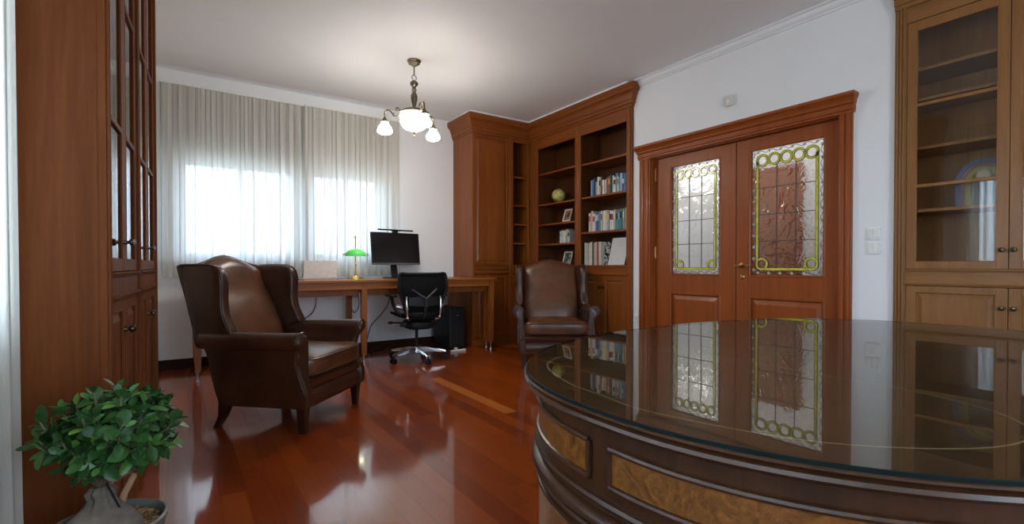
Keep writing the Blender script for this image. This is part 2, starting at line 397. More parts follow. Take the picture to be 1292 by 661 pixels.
# ------------------------------------------------------------------ curtains
def curtain(name, label, p0, p1, z0, z1, amp, wl, nrm, seed, group=None, cm='curtain'):
    rr = random.Random(seed); b = NB()
    L = math.hypot(p1[0] - p0[0], p1[1] - p0[1]); d = ((p1[0] - p0[0]) / L, (p1[1] - p0[1]) / L)
    n = int(L / .006); zs = [z1, z1 - .05, z1 - .12, z1 - .5, (z0 + z1) / 2, z0 + .3, z0]
    ph = [rr.uniform(0, 6.28) for _ in range(4)]
    rows = []
    for k, z in enumerate(zs):
        row = []
        f = k / (len(zs) - 1)
        for i in range(n + 1):
            s = L * i / n
            phase = 2 * PI * s / wl + .9 * math.sin(s * 5.1 + ph[0]) + .6 * math.sin(s * 11.7 + ph[1])
            a = amp * (.55 + .45 * f) * (.75 + .4 * math.sin(s * 3.7 + ph[2] + f * 1.2))
            o = a * math.sin(phase) + .25 * amp * math.sin(2.3 * phase + ph[3] + f)
            ds = .35 * amp * math.sin(2 * phase) 
            row.append((p0[0] + d[0] * (s + ds) + nrm[0] * o, p0[1] + d[1] * (s + ds) + nrm[1] * o, z))
        rows.append(row)
    loft(b, rows, closed=False, cap=False)
    e = thing(name, label, 'curtain', (p0[0], p0[1], z0), 0, group)
    for v in b.verts: v.co -= Vector((p0[0], p0[1], z0))
    obj('curtain_cloth', b, M[cm], e, smooth=True, auto=False)
    b = NB(); q0 = Vector((0, 0, z1 - z0 + .008)); q1 = Vector((p1[0] - p0[0], p1[1] - p0[1], z1 - z0 + .008))
    w = Vector((nrm[0], nrm[1], 0)) * .012
    vs = []
    loft(b, [[q + w * sx_ + Vector((0, 0, sz_)) for sx_, sz_ in ((-1, -.008), (1, -.008), (1, .01), (-1, .01))] for q in (q0, q1)])
    obj('curtain_track', b, M['white'], e)
    return e
curtain('sheer_curtain', 'left cream voile curtain hanging over the wide window behind the first armchair', (-.17, WY - .10), (1.14, WY - .10), .885, 2.715, .026, .088, (0, 1), 3)
curtain('sheer_curtain', 'right cream voile curtain hanging behind the green desk lamp', (1.10, WY - .13), (2.17, WY - .13), .885, 2.715, .026, .086, (0, 1), 5)
curtain('sheer_curtain', 'cream voile curtain at the left wall window beside the fitted cabinet', (LX + .05, -1.25), (LX + .05, 1.78), .30, 2.715, .022, .09, (1, 0), 9, cm='curtain_thin')

# ------------------------------------------------------------------ double door
b = NB()
for y0, y1 in ((1.442, DY0), (DY1, 3.325)):
    w = y1 - y0
    box(b, WX - .022, WX, y0, y1, 0, 2.065, .003)
    box(b, WX - .034, WX - .02, y0 + w * .12, y0 + w * .42, 0, 2.065, .006); box(b, WX - .030, WX - .02, y0 + w * .58, y0 + w * .9, 0, 2.065, .005)
prof = [(0, 2.06), (.03, 2.06), (.03, 2.075), (.038, 2.08), (.036, 2.115), (.05, 2.125), (.052, 2.14), (.075, 2.165), (.085, 2.172), (.085, 2.192), (0, 2.192)]
sweep(b, prof, [((WX, 3.325), (0, .35)), ((WX, 3.325), (-1, .35)), ((WX, 1.442), (-1, -.35)), ((WX, 1.442), (0, -.35))])
# jamb lining
box(b, WX, WX + .16, DY0 - .001, DY0 + .012, 0, DZ); box(b, WX, WX + .16, DY1 - .012, DY1 + .001, 0, DZ); box(b, WX, WX + .16, DY0, DY1, DZ - .012, DZ + .001)
struct(obj('trim_4', b, M['door'], smooth=True))

def ring_poly(bm, cy, cz, ro, ri, x0, x1, segs=32):
    R1 = []
    for k in range(segs):
        a = 2 * PI * k / segs; c, s = math.cos(a), math.sin(a)
        R1.append([(x0, cy + ro * c, cz + ro * s), (x1, cy + ro * c, cz + ro * s), (x1, cy + ri * c, cz + ri * s), (x0, cy + ri * c, cz + ri * s)])
    loft(bm, R1, loop=True)
DX = 3.905; DT = .045
def door_leaf(name, yl, yr, gy0, gy1, handle):
    # yl > yr ; glass between gy1 > gy0 ; leaf front face at DX. local = world minus (DX, yr, 0)
    e = sempty(name, (DX, yr, 0))
    W = yl - yr; g0, g1 = gy0 - yr, gy1 - yr; z0, z1 = .915, 1.95; p0, p1 = .20, .735
    b = NB()
    box(b, 0, DT, 0.002, g0, .008, 2.05, .002); box(b, 0, DT, g1, W - .002, .008, 2.05, .002)
    box(b, 0, DT, g0, g1, .008, p0); box(b, 0, DT, g0, g1, p1, z0); box(b, 0, DT, g0, g1, z1, 2.05)
    obj('door_frame', b, M['door'], e)
    # bead mouldings
    b = NB()
    for (za, zb) in ((z0, z1), (p0, p1)):
        tube(b, [(.002, g0, za), (.002, g1, za)], .010, 6); tube(b, [(.002, g0, zb), (.002, g1, zb)], .010, 6)
        tube(b, [(.002, g0, za), (.002, g0, zb)], .010, 6); tube(b, [(.002, g1, za), (.002, g1, zb)], .010, 6)
    obj('bead_moulding', b, M['door'], e, smooth=True)
    b = NB()
    f = .055
    box(b, .018, .035, g0, g1, p0, p1)
    loft(b, [[(.018, g0 + .01, p0 + .01), (.018, g1 - .01, p0 + .01), (.018, g1 - .01, p1 - .01), (.018, g0 + .01, p1 - .01)],
             [(.002, g0 + f, p0 + f), (.002, g1 - f, p0 + f), (.002, g1 - f, p1 - f), (.002, g0 + f, p1 - f)]])
    obj('lower_panel', b, M['door'], e)
    # stained glass
    b = NB(); box(b, .018, .024, g0 - .005, g1 + .005, z0 - .005, z1 + .005); pane = obj('stained_glass_pane', b, M['texglass'], e)
    gw = g1 - g0; gh = z1 - z0; m = .048; s = .017
    xa, xb = .011, .019
    b = NB()
    box(b, xa, xb, g0 + m, g0 + m + s, z0 + m + .02, z1 - m - .05); box(b, xa, xb, g1 - m - s, g1 - m, z0 + m + .02, z1 - m - .05)
    box(b, xa, xb, g0 + m + .05, g1 - m - .05, z0 + m, z0 + m + s)
    nc = 5; cw = (gw - 2 * m) / nc; ro = cw * .53
    zc = z1 - m - ro + .004
    for k in range(nc): ring_poly(b, g0 + m + cw * (k + .5), zc, ro, ro - .014, xa - .001 * (k % 2), xb)
    for k in (0, nc - 1): ring_poly(b, g0 + m + cw * (k + .5), z0 + m + ro, ro, ro - .014, xa - .001, xb)
    obj('lime_glass_border', b, M['lime'], pane)
    b = NB()
    t = .0028
    for i in range(1, 3):
        y = g0 + m + s + (gw - 2 * m - 2 * s) * i / 3
        box(b, xa + .002, xb, y - t, y + t, z0 + m, zc - ro)
    for i in range(1, 4):
        z = z0 + m + s + (zc - ro - .06 - z0 - m) * i / 3.6
        box(b, xa + .002, xb, g0 + m, g1 - m, z - t, z + t)
    for y in (g0 + m - .002, g0 + m + s, g1 - m - s - .002, g1 - m): box(b, xa - .001, xb, y, y + .003, z0 + m + .02, z1 - m - .05)
    for z in (z0 + m - .003, z0 + m + s): box(b, xa - .001, xb, g0 + m, g1 - m, z, z + .003)
    for k in range(nc):
        ring_poly(b, g0 + m + cw * (k + .5), zc, ro + .003, ro, xa - .002, xb); ring_poly(b, g0 + m + cw * (k + .5), zc, ro - .014, ro - .017, xa - .002, xb)
    for k in (0, nc - 1):
        ring_poly(b, g0 + m + cw * (k + .5), z0 + m + ro, ro + .003, ro, xa - .002, xb); ring_poly(b, g0 + m + cw * (k + .5), z0 + m + ro, ro - .014, ro - .017, xa - .002, xb)
    # wavy came through the clear margin
    for yy in (g0 + m * .5, g1 - m * .5):
        pts = [(.014, yy + .011 * math.sin(k * PI / 3), z0 + .01 + (gh - .02) * k / 60) for k in range(61)]
        tube(b, pts, .0022, 4)
    for zz in (z0 + m * .5, z1 - m * .45):
        pts = [(.014, g0 + .01 + (gw - .02) * k / 36, zz + .010 * math.sin(k * PI / 3)) for k in range(37)]
        tube(b, pts, .0022, 4)
    obj('lead_came', b, M['lead'], pane)
    b = NB()
    for yy in (g0 + m * .5, g1 - m * .5):
        for k in range(11): sphere(b, (.016, yy, z0 + .05 + (gh - .1) * k / 10), .012, 8, 6, (.5, 1, 1))
    for zz in (z0 + m * .5, z1 - m * .45):
        for k in range(6): sphere(b, (.016, g0 + .06 + (gw - .12) * k / 5, zz), .012, 8, 6, (.5, 1, 1))
    obj('glass_jewel_border', b, M['jewel'], pane, smooth=True, auto=False)
    if handle:
        hy = W - .055
        b = NB(); lathe(b, [(.0, -.012), (.018, -.012), (.024, -.008), (.026, 0)], 20, (hy, 1.0), 'x')
        lathe(b, [(.009, -.05), (.009, -.01)], 12, (hy, 1.0), 'x')
        tube(b, smooth_path([(-.048, hy, 1.0), (-.05, hy - .03, 1.006), (-.048, hy - .06, .998), (-.05, hy - .09, 1.0), (-.046, hy - .105, 1.01)], 5), [.008] * 11 + [.0075, .007, .007, .006, .006, .005, .005, .004, .004, .003], 8)
        tube(b, smooth_path([(-.048, hy, 1.0), (-.05, hy + .02, .996), (-.048, hy + .04, 1.004)], 5), .006, 8)
        obj('lever_handle', b, M['brass'], e, smooth=True)
        b = NB(); lathe(b, [(0, -.012), (.012, -.012), (.020, -.007), (.024, 0)], 20, (hy, .905), 'x'); box(b, -.014, -.011, hy - .003, hy + .003, .892, .91)
        obj('key_escutcheon', b, M['brass'], e, smooth=True)
    else:
        for z in (.25, 1.13, 1.90):
            b = NB(); tube(b, [(-.006, W + .004, z - .055), (-.006, W + .004, z + .055)], .008, 10); sphere(b, (-.006, W + .004, z + .06), .009, 8, 6); sphere(b, (-.006, W + .004, z - .06), .009, 8, 6)
            obj('hinge', b, M['brass'], e, smooth=True)
    return e
door_leaf('door_1', DY1 - .014, 2.335, 2.482, 3.0, False)
door_leaf('door_2', 2.331, DY0 + .014, 1.645, 2.212, True)
# wooden door on the far side of the hallway
e = sempty('door_3', (5.45, 2.57, 0))
b = NB(); box(b, -.03, -.001, 0, .50, 0, 2.04, .004); obj('door_slab', b, M['door'], e)
b = NB(); box(b, -.045, -.028, .08, .42, 1.1, 1.9, .01); box(b, -.045, -.028, .08, .42, .2, .9, .01); obj('door_panel', b, M['door'], e)
b = NB(); box(b, -.04, -.001, -.07, 0, 0, 2.1, .004); box(b, -.04, -.001, .50, .57, 0, 2.1, .004); box(b, -.04, -.001, 0, .50, 2.04, 2.1, .004); obj('door_casing', b, M['door'], e)

# ------------------------------------------------------------------ wall fittings
def plate(name, label, cat, y, z, w, h, rockers, mat, d=.012):
    e = thing(name, label, cat, (WX, y, z))
    b = NB(); box(b, -d, -.0005, -w / 2, w / 2, -h / 2, h / 2, .003); obj('plate', b, mat, e)
    for i in range(rockers):
        b = NB(); ww = (w - .02) / rockers; y0 = -w / 2 + .01 + ww * i
        box(b, -d - .006, -d + .001, y0 + .002, y0 + ww - .002, -h / 2 + .012, h / 2 - .012, .002); obj('rocker', b, mat, e)
    return e
plate('light_switch', 'upper of two white light switches between door and glass cabinet', 'light switch', 1.318, 1.215, .082, .082, 2, M['white'])
plate('light_switch', 'lower of two white light switches between door and glass cabinet', 'light switch', 1.318, 1.118, .082, .082, 2, M['white'])
so = plate('wall_socket', 'white wall socket between bookcase and double door', 'socket', 3.372, .46, .07, .08, 0, M['white'])
b = NB(); lathe(b, [(.0, -.0125), (.018, -.0125), (.021, -.0135), (.022, -.012)], 16, (0, 0), 'x'); obj('socket_face', b, M['ivory'], so)
se = thing('motion_sensor', 'small ivory sensor box on the wall above the double door', 'sensor', (WX, 2.355, 2.395))
b = NB(); box(b, -.035, -.0005, -.032, .032, -.045, .045, .006); obj('sensor_case', b, M['ivory'], se)
b = NB(); sphere(b, (-.034, 0, -.01), .018, 12, 8, (.5, 1, 1)); obj('sensor_lens', b, M['white'], se, smooth=True)
# ------------------------------------------------------------------ fitted furniture
CROWN = [(0, 2.635), (.012, 2.635), (.014, 2.66), (.024, 2.665), (.026, 2.70), (.034, 2.705), (.040, 2.735), (.062, 2.775), (.078, 2.785), (.080, 2.800), (.086, 2.805), (.086, 2.853), (0, 2.853)]
def knob_obj(parent, x, z, mat, y=0.0, r=.014):
    b = NB(); lathe(b, [(r * .55, 0), (r * .5, -.004), (r * .38, -.010), (r * .42, -.016), (r * .95, -.021), (r, -.026), (r * .8, -.031), (0, -.033)][::-1], 16)
    for v in b.verts: v.co = Vector((x + v.co.x, y + v.co.z, z + v.co.y))
    return obj('knob', b, mat, parent, smooth=True)
def cab_door(parent, x0, x1, z0, z1, kind, mat, matx, st=.05, top=.05, bot=.05, rails=(), knob=None, y=.003, th=.022, kmat=None, arch=0, pmat=None):
    b = NB(); y1 = y + th; g = .0015
    box(b, x0 + g, x0 + st, y, y1, z0 + g, z1 - g, .002); box(b, x1 - st, x1 - g, y, y1, z0 + g, z1 - g, .002)
    box(b, x0 + st, x1 - st, y, y1, z0 + g, z0 + bot, .002); box(b, x0 + st, x1 - st, y, y1, z1 - top, z1 - g, .002)
    for ra, rb in rails: box(b, x0 + st - .001, x1 - st + .001, y - .003, y1, ra, rb, .005)
    # inner bead
    xi0, xi1, zi0, zi1 = x0 + st, x1 - st, z0 + bot, z1 - top
    r = .005
    for p in ([(xi0, y + .004, zi0), (xi1, y + .004, zi0)], [(xi0, y + .003, zi1), (xi1, y + .003, zi1)], [(xi0, y + .003, zi0), (xi0, y + .003, zi1)], [(xi1, y + .003, zi0), (xi1, y + .003, zi1)]):
        tube(b, p, r, 6)
    d = obj('door', b, mat, parent)
    b = NB()
    if kind == 'glass':
        box(b, xi0 - .004, xi1 + .004, y + .0055, y + .009, zi0 - .004, zi1 + .004); obj('glass_pane', b, M['glass'], d)
    else:
        box(b, xi0 - .004, xi1 + .004, y + .013, y1 - .001, zi0 - .004, zi1 + .004)
        q = .035
        o0 = [(xi0 + .012, zi0 + .012), (xi1 - .012, zi0 + .012)]; i0 = [(xi0 + q, zi0 + q), (xi1 - q, zi0 + q)]
        na = 9 if arch else 2
        for k in range(na):
            f = k / (na - 1); a = arch * (math.sin(PI * f) - 1) if arch else 0
            o0.append((xi1 - .012 - (xi1 - xi0 - .024) * f, zi1 - .012 + a)); i0.append((xi1 - q - (xi1 - xi0 - 2 * q) * f, zi1 - q + a))
        loft(b, [[(x, y + .013, z) for x, z in o0], [(x, y + .004, z) for x, z in i0]])
        obj('raised_panel', b, pmat or mat, d)
    if knob: knob_obj(d, knob[0], knob[1], kmat or M['darkknob'], y)
    return d
def crown(parent, path, mat, prof=CROWN):
    b = NB(); sweep(b, prof, path); return obj('crown_moulding', b, mat, parent, smooth=True)
def ledge(bm, x0, x1, z, h=.022, out=.014):
    sweep(bm, [(-.006, z - h), (out * .5, z - h), (out * .7, z - h * .6), (out, z - h * .35), (out, z), (-.006, z)], [((x0, 0), (0, -1)), ((x1, 0), (0, -1))])
def pilaster(bm, x0, x1, z0, z1):
    box(bm, x0, x1, 0, .022, z0, z1); w = x1 - x0
    for k in range(3):
        c = x0 + w * (.22 + .28 * k); box(bm, c - w * .085, c + w * .085, -.008, .002, z0, z1, .004)

# ---- bookcase built into the right wall: local x runs toward the camera, front faces the room
BX, BYY = 3.82, 5.14
bc = thing('bookcase', 'open dark cherry bookcase fitted beside the double door', 'bookcase', (BX, BYY, 0), -PI / 2)
BW, BD = 1.72, .355
W1, W1x, WI = M['shelfwood'], M['shelfwoodx'], M['dark_inner']
b = NB()
box(b, 0, .11, .02, BD, .1, 2.66); box(b, BW - .06, BW, .02, BD, .1, 2.66); box(b, .88, .91, .02, BD, .1, 2.66)
box(b, .11, BW - .06, BD - .015, BD, .1, 2.66); box(b, 0, BW, .02, BD, 2.645, 2.828); box(b, .11, BW - .06, .02, BD - .016, .1, .13)
obj('carcass', b, WI, bc)
b = NB()
box(b, -.038, .128, 0, .022, .1, 2.655, .003); box(b, .03, .06, -.012, .002, .1, 2.64, .005); box(b, .075, .105, -.010, .002, .1, 2.64, .005)
box(b, .85, .945, 0, .022, .1, 2.655, .003); box(b, .872, .922, -.008, .002, .1, 2.64, .005)
box(b, 1.648, BW, 0, .022, .1, 2.655, .003); box(b, 1.668, 1.705, -.009, .002, .1, 2.64, .005)
obj('face_frame', b, W1, bc)
b = NB()
b.free()
for x0, x1 in ((.128, .85), (.945, 1.648)):
    b = NB(); box(b, x0, x1, .001, .021, 2.50, 2.655); obj('frieze', b, W1x, bc)
    b = NB(); box(b, x0, x1, .001, .021, .895, 1.0); obj('rail', b, W1x, bc)
for z, h in ((1.005, .03), (.915, .024)):
    b = NB(); ledge(b, .10, BW, z, h); obj('ledge_moulding', b, W1x, bc)
b = NB(); box(b, 0, BW, .012, BD, 0, .1); box(b, 0, BW, -.006, .012, 0, .09, .004); obj('plinth', b, W1x, bc)
crown(bc, [((-.04, 0), (0, -1)), ((BW, 0), (1, -1)), ((BW, .029), (1, 0))], W1x)
for x0, x1, zs in ((.111, .879, (2.185, 1.789, 1.533, 1.277, 1.0)), (.911, 1.659, (2.175, 1.79, 1.386, 1.0))):
    for z in zs:
        b = NB(); box(b, x0, x1, .024, BD - .016, z - .022, z, .003); obj('shelf', b, W1x, bc)
for x0, x1 in ((.128, .489), (.489, .85), (.945, 1.296), (1.296, 1.648)):
    kx = x1 - .03 if x0 in (.128, .945) else x0 + .03
    cab_door(bc, x0, x1, .105, .89, 'panel', W1, W1x, knob=(kx, .76))

# ---- tall corner cabinet on the window wall
CX, CY = 2.946, 5.18
cc = thing('corner_cabinet', 'tall narrow dark cherry cabinet in the corner right of the long desk', 'cabinet', (CX, CY, 0), 0)
CW, CD = .872, WY - CY - .001
b = NB()
box(b, 0, .022, .02, CD, .1, 2.66); box(b, .54, .562, .02, CD, .1, 2.66); box(b, CW - .03, CW, .02, CD, .1, 2.66); box(b, .022, CW - .03, CD - .015, CD, .1, 2.66); box(b, 0, CW, .02, CD, 2.645, 2.828); box(b, .022, CW - .03, .02, CD - .016, .1, .12)
obj('carcass', b, [W1][0], cc)
b = NB()
box(b, 0, .034, 0, .022, .1, 2.655, .003); box(b, .535, .61, 0, .022, .1, 2.655, .003); box(b, .55, .595, -.009, .002, .1, 2.64, .005); box(b, .84, CW, 0, .022, .1, 2.655, .003)
obj('face_frame', b, W1, cc)
for q in ((.61, .84, 2.60, 2.655), (.034, .535, 2.62, 2.655)):
    b = NB(); box(b, q[0], q[1], .001, .021, q[2], q[3]); obj('frieze', b, W1x, cc)
b = NB(); box(b, .034, .84, .001, .021, .90, 1.01); obj('rail', b, W1x, cc)
for q in ((.034, .535, 1.012, .026), (.034, .535, .965, .02), (.034, .535, .918, .024), (.61, .84, 1.005, .03)):
    b = NB(); ledge(b, *q); obj('ledge_moulding', b, W1x, cc)
b = NB(); box(b, 0, CW, .012, CD, 0, .1); box(b, 0, CW, -.006, .012, 0, .09, .004); obj('plinth', b, W1x, cc)
crown(cc, [((0, CD), (-1, 0)), ((0, 0), (-1, -1)), ((CW, 0), (0, -1))], W1x)
for z in (2.164, 1.794, 1.547, 1.299, 1.0):
    b = NB(); box(b, .563, CW - .031, .024, CD - .016, z - .022, z, .003); obj('shelf', b, W1x, cc)
cab_door(cc, .034, .535, 1.015, 2.62, 'panel', W1, W1x, st=.022, top=.02, bot=.02, arch=.02)
cab_door(cc, .034, .535, .105, .89, 'panel', W1, W1x, st=.05, knob=(.06, .76))
cab_door(cc, .61, .84, .105, .89, 'panel', W1, W1x, st=.045, knob=(.63, .76))

# ---- glass-fronted cabinets (same design): right one is built in, left one stands against the left wall
def glass_cabinet(name, label, loc, rot, pil, dw, ndoors, mid, depth, mats, shelfmat, rails, shelves, side=False):
    wv, wx_ = mats
    t = thing(name, label, 'cabinet', loc, rot)
    xs = []; x = pil; stiles = [(0, pil)]
    for p in range(ndoors // 2):
        xs += [(x, x + dw, 0), (x + dw, x + 2 * dw, 1)]; x += 2 * dw
        w = mid if p < ndoors // 2 - 1 else pil
        stiles.append((x, x + w)); x += w
    W = x
    b = NB()
    box(b, 0, .022, .02, depth, 0, 2.828); box(b, W - .022, W, .02, depth, 0, 2.828); box(b, .022, W - .022, depth - .012, depth, .05, 2.828)
    box(b, .022, W - .022, .02, depth - .013, 2.60, 2.828); box(b, .022, W - .022, .028, depth - .013, .93, .95); box(b, .022, W - .022, .028, depth - .013, .08, .1)
    for s in stiles[1:-1]: box(b, (s[0] + s[1]) / 2 - .011, (s[0] + s[1]) / 2 + .011, .028, depth - .013, .1, 2.6)
    obj('carcass', b, wv, t)
    b = NB()
    for s in stiles: pilaster(b, s[0], s[1], 0, 2.64)
    obj('face_frame', b, wv, t)
    b = NB(); box(b, pil, W - pil, .001, .022, 2.537, 2.64); obj('frieze', b, wx_, t)
    b = NB(); box(b, pil, W - pil, .001, .022, .878, .975); obj('rail', b, wx_, t)
    b = NB(); box(b, pil, W - pil, .001, .022, 0, .10); obj('plinth', b, wx_, t)
    for s in range(ndoors // 2):
        x0 = xs[2 * s][0]; x1 = xs[2 * s + 1][1]
        for z, h in ((.977, .016), (.895, .018)):
            b = NB(); ledge(b, x0, x1, z, h, .012); obj('ledge_moulding', b, wx_, t)
    path = [((0, 0), (0, -1)), ((W, 0), (0, -1))]
    if side: path = [((0, depth), (-1, 0)), ((0, 0), (-1, -1)), ((W, 0), (1, -1)), ((W, depth), (1, 0))]
    crown(t, path, wx_, [(o * (.6 if side else 1), z) for o, z in CROWN])
    for z in shelves:
        b = NB()
        if len(stiles) == 2: box(b, .0225, W - .0225, .032, depth - .013, z - .02, z, .002)
        else:
            m_ = (stiles[1][0] + stiles[1][1]) / 2
            box(b, .0225, m_ - .012, .032, depth - .013, z - .02, z, .002); box(b, m_ + .012, W - .0225, .032, depth - .013, z - .02, z, .002)
        obj('shelf', b, shelfmat, t)
    for x0, x1, right in xs:
        kx = x0 + .024 if right else x1 - .024
        cab_door(t, x0, x1, .978, 2.535, 'glass', wv, wx_, st=.05, top=.06, bot=.044, rails=rails, knob=(kx, 1.089))
        cab_door(t, x0, x1, .105, .875, 'panel', wv, wx_, st=.05, top=.04, bot=.05, knob=(kx, .759))
    return t
RAILS = [(1.996, 2.018), (1.488, 1.510)]
glass_cabinet('display_cabinet', 'glass fronted cherry cabinet fitted right of the light switches', (BX, 1.2, 0), -PI / 2, .062, .468, 2, .06, .36, (M['cab'], M['cabx']), M['cabx'], RAILS, (2.245, 2.055, 1.75, 1.356))
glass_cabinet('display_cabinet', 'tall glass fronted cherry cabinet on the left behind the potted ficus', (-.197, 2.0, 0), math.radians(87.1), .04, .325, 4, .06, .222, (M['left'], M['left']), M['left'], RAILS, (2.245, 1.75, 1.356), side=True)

# ------------------------------------------------------------------ things on the shelves
def bpos(x, y, z): return (BX + y, BYY - x, z)       # bookcase local -> world
BR = -PI / 2
ORD = ['first', 'second', 'third', 'fourth', 'fifth', 'sixth', 'seventh', 'eighth', 'ninth', 'tenth', 'eleventh', 'twelfth', 'thirteenth', 'fourteenth', 'fifteenth', 'sixteenth', 'seventeenth', 'eighteenth', 'nineteenth', 'twentieth', 'twenty-first', 'twenty-second']
BC = {'white': (.62, .62, .60), 'cream': (.60, .54, .44), 'navy': (.035, .06, .17), 'blue': (.06, .17, .42), 'pale blue': (.28, .40, .55), 'black': (.02, .02, .025), 'red': (.38, .05, .04),
      'grey': (.30, .31, .33), 'green': (.06, .20, .13), 'yellow': (.62, .46, .10), 'brown': (.16, .08, .04), 'purple': (.16, .10, .24), 'beige': (.45, .37, .27), 'teal': (.07, .25, .28), 'pale grey': (.46, .46, .46)}
BMAT = {k: plain('book_cover_' + k.replace(' ', '_'), v, .5, var=.12, scale=18) for k, v in BC.items()}
def book(th, h, d, colour, label, loc, rot, group, kind='book', band=None):
    e = thing('book' if kind == 'book' else kind, label, kind.replace('_', ' '), loc, rot, group)
    b = NB(); c = .0022
    box(b, 0, c, 0, d, 0, h); box(b, th - c, th, 0, d, 0, h)
    rows = []
    for z in (0, h): rows.append([(0, .004, z), (th * .18, -.001, z), (th * .5, -.003, z), (th * .82, -.001, z), (th, .004, z), (th - c, .006, z), (th * .5, .001, z), (c, .006, z)])
    loft(b, rows)
    obj('cover', b, BMAT[colour], e)
    b = NB(); box(b, c, th - c, .003, d - .006, .004, h - .005); obj('pages', b, M['paper'], e)
    if band:
        b = NB(); box(b, th * .12, th * .88, -.0042, .0, h * .55, h * .85); obj('spine_label', b, BMAT[band], e)
    return e
def row(names, x0, x1, z, hmin, hmax, group, shelf, seed, dep=.16, y=.085, kind='book'):
    rr = random.Random(seed); n = len(names); w = [rr.uniform(.75, 1.25) for _ in names]; s = (x1 - x0 - .0012 * n) / sum(w); x = x0
    for i, c in enumerate(names):
        th = w[i] * s; h = rr.uniform(hmin, hmax)
        band = rr.choice([None, 'white', 'yellow', 'red', 'black', 'pale blue', None]); band = None if band == c or kind != 'book' else band
        book(th, h, dep + rr.uniform(-.01, .01), c, '%s %s, %s from the left on %s' % (c, 'book spine' if kind == 'book' else kind.replace('_', ' '), ORD[i], shelf), bpos(x, y + rr.uniform(-.006, .012), z), BR, group, kind, band)
        x += th + .0012
row(['pale blue', 'blue', 'black', 'grey', 'white', 'beige', 'black', 'white', 'white', 'red', 'green', 'black', 'pale grey', 'white', 'teal', 'white', 'pale blue', 'navy', 'blue', 'grey', 'navy', 'blue'], 1.02, 1.645, 1.79, .165, .215, 'books on the upper filled shelf', 'the upper filled bookcase shelf', 11)
row(['cream', 'beige', 'white', 'purple', 'navy', 'teal', 'pale grey', 'white', 'cream', 'grey', 'white', 'white', 'beige', 'teal', 'blue', 'green', 'pale blue', 'yellow', 'grey', 'purple'], 1.0, 1.645, 1.386, .205, .245, 'books on the middle filled shelf', 'the middle filled bookcase shelf', 12)
row(['pale grey', 'beige', 'pale grey', 'cream', 'brown', 'pale grey', 'beige', 'red', 'pale grey', 'cream'], .95, 1.215, 1.0, .255, .275, 'magazine files on the low shelf', 'the low shelf of magazine files', 13, .20, .07, 'magazine_file')
row(['white', 'pale grey', 'white', 'grey', 'pale grey'], .515, .70, 1.277, .14, .175, 'small pale books in the left bay', 'the left bay shelf under the globe', 14, .13, .05)
def picture_frame(name, label, x, z, y, w, h, lean, fmat, pmat, border, fw=.012):
    e = thing(name, label, 'picture frame', bpos(x, y, z), BR)
    rot = Matrix.Rotation(-lean, 4, 'X')
    def put(bm): 
        for v in bm.verts: v.co = rot @ v.co
        lo = 0
        return bm
    b = NB(); 
    for a in ((0, w, 0, fw), (0, w, h - fw, h), (0, fw, fw, h - fw), (w - fw, w, fw, h - fw)): box(b, a[0], a[1], 0, .014, a[2], a[3], .002)
    obj('frame', put(b), fmat, e)
    b = NB(); box(b, fw - .002, w - fw + .002, .005, .012, fw - .002, h - fw + .002); obj('mount', put(b), M['paper'], e)
    b = NB(); box(b, fw + border, w - fw - border, .0035, .0055, fw + border, h - fw - border); obj('print', put(b), pmat, e)
    ys = .72 * h * math.sin(lean) + .016; b = NB(); box(b, w * .42, w * .58, ys, ys + .004, 0, h * .72 * math.cos(lean))
    obj('back_strut', b, M['black'], e)
    return e
def print_mat(name, stops, scale):
    m, nt, out = new_mat(name); p = principled(nt, out, (.5, .5, .5), .2)
    tc = N(nt, 'ShaderNodeTexCoord'); n = N(nt, 'ShaderNodeTexNoise', Scale=scale, Detail=3, Distortion=.6); nt.links.new(tc.outputs['Object'], n.inputs['Vector'])
    r = ramp(nt, stops); nt.links.new(n.outputs['Fac'], r.inputs[0]); nt.links.new(r.outputs[0], p.inputs['Base Color']); return m
pm1 = print_mat('print_warm', [(.35, (.02, .02, .03)), (.5, (.35, .16, .06)), (.62, (.08, .09, .14)), (.75, (.5, .45, .4))], 14)
pm2 = print_mat('print_grey', [(.3, (.02, .025, .02)), (.5, (.08, .1, .08)), (.62, (.32, .33, .32)), (.75, (.1, .12, .08))], 18)
pm3 = plain('certificate_paper', (.56, .57, .56), .35, var=.02)
pm4 = print_mat('patterned_cover', [(.40, (.02, .02, .02)), (.45, (.45, .44, .42)), (.55, (.45, .44, .42)), (.6, (.02, .02, .02))], 22)
picture_frame('photo_frame', 'small silver photo frame with warm picture, on the shelf under the globe', .555, 1.533, .05, .15, .175, .28, M['silver'], pm1, .012)
picture_frame('photo_frame', 'small silver photo frame with grey picture, just above the far armchair', .55, 1.0, .05, .155, .185, .28, M['silver'], pm2, .008)
cert = picture_frame('certificate_frame', 'black framed white certificate leaning on the low shelf beside the files', 1.322, 1.0, .05, .26, .325, .27, M['black'], pm3, .0, .008)
b = NB()
for i, (za, wa) in enumerate(((.27, .05), (.235, .10), (.215, .08), (.075, .05))): box(b, .145 - wa / 2, .145 + wa / 2, .0028, .0034, za, za + .004)
rot = Matrix.Rotation(-.27, 4, 'X')
for v in b.verts: v.co = rot @ v.co
obj('faint_lines', b, BMAT['pale grey'], cert)
e = thing('art_book', 'large black and white patterned book between the files and the certificate', 'book', bpos(1.222, .012, 1.0), BR)
b = NB(); rotp = Matrix.Rotation(math.radians(32), 4, 'Z'); box(b, 0, .17, 0, .018, 0, .27, .002)
for v in b.verts: v.co = rotp @ (Matrix.Rotation(-.1, 4, 'X') @ v.co)
for v in b.verts: v.co.y += .0975; v.co.z += .0005
obj('cover', b, pm4, e)
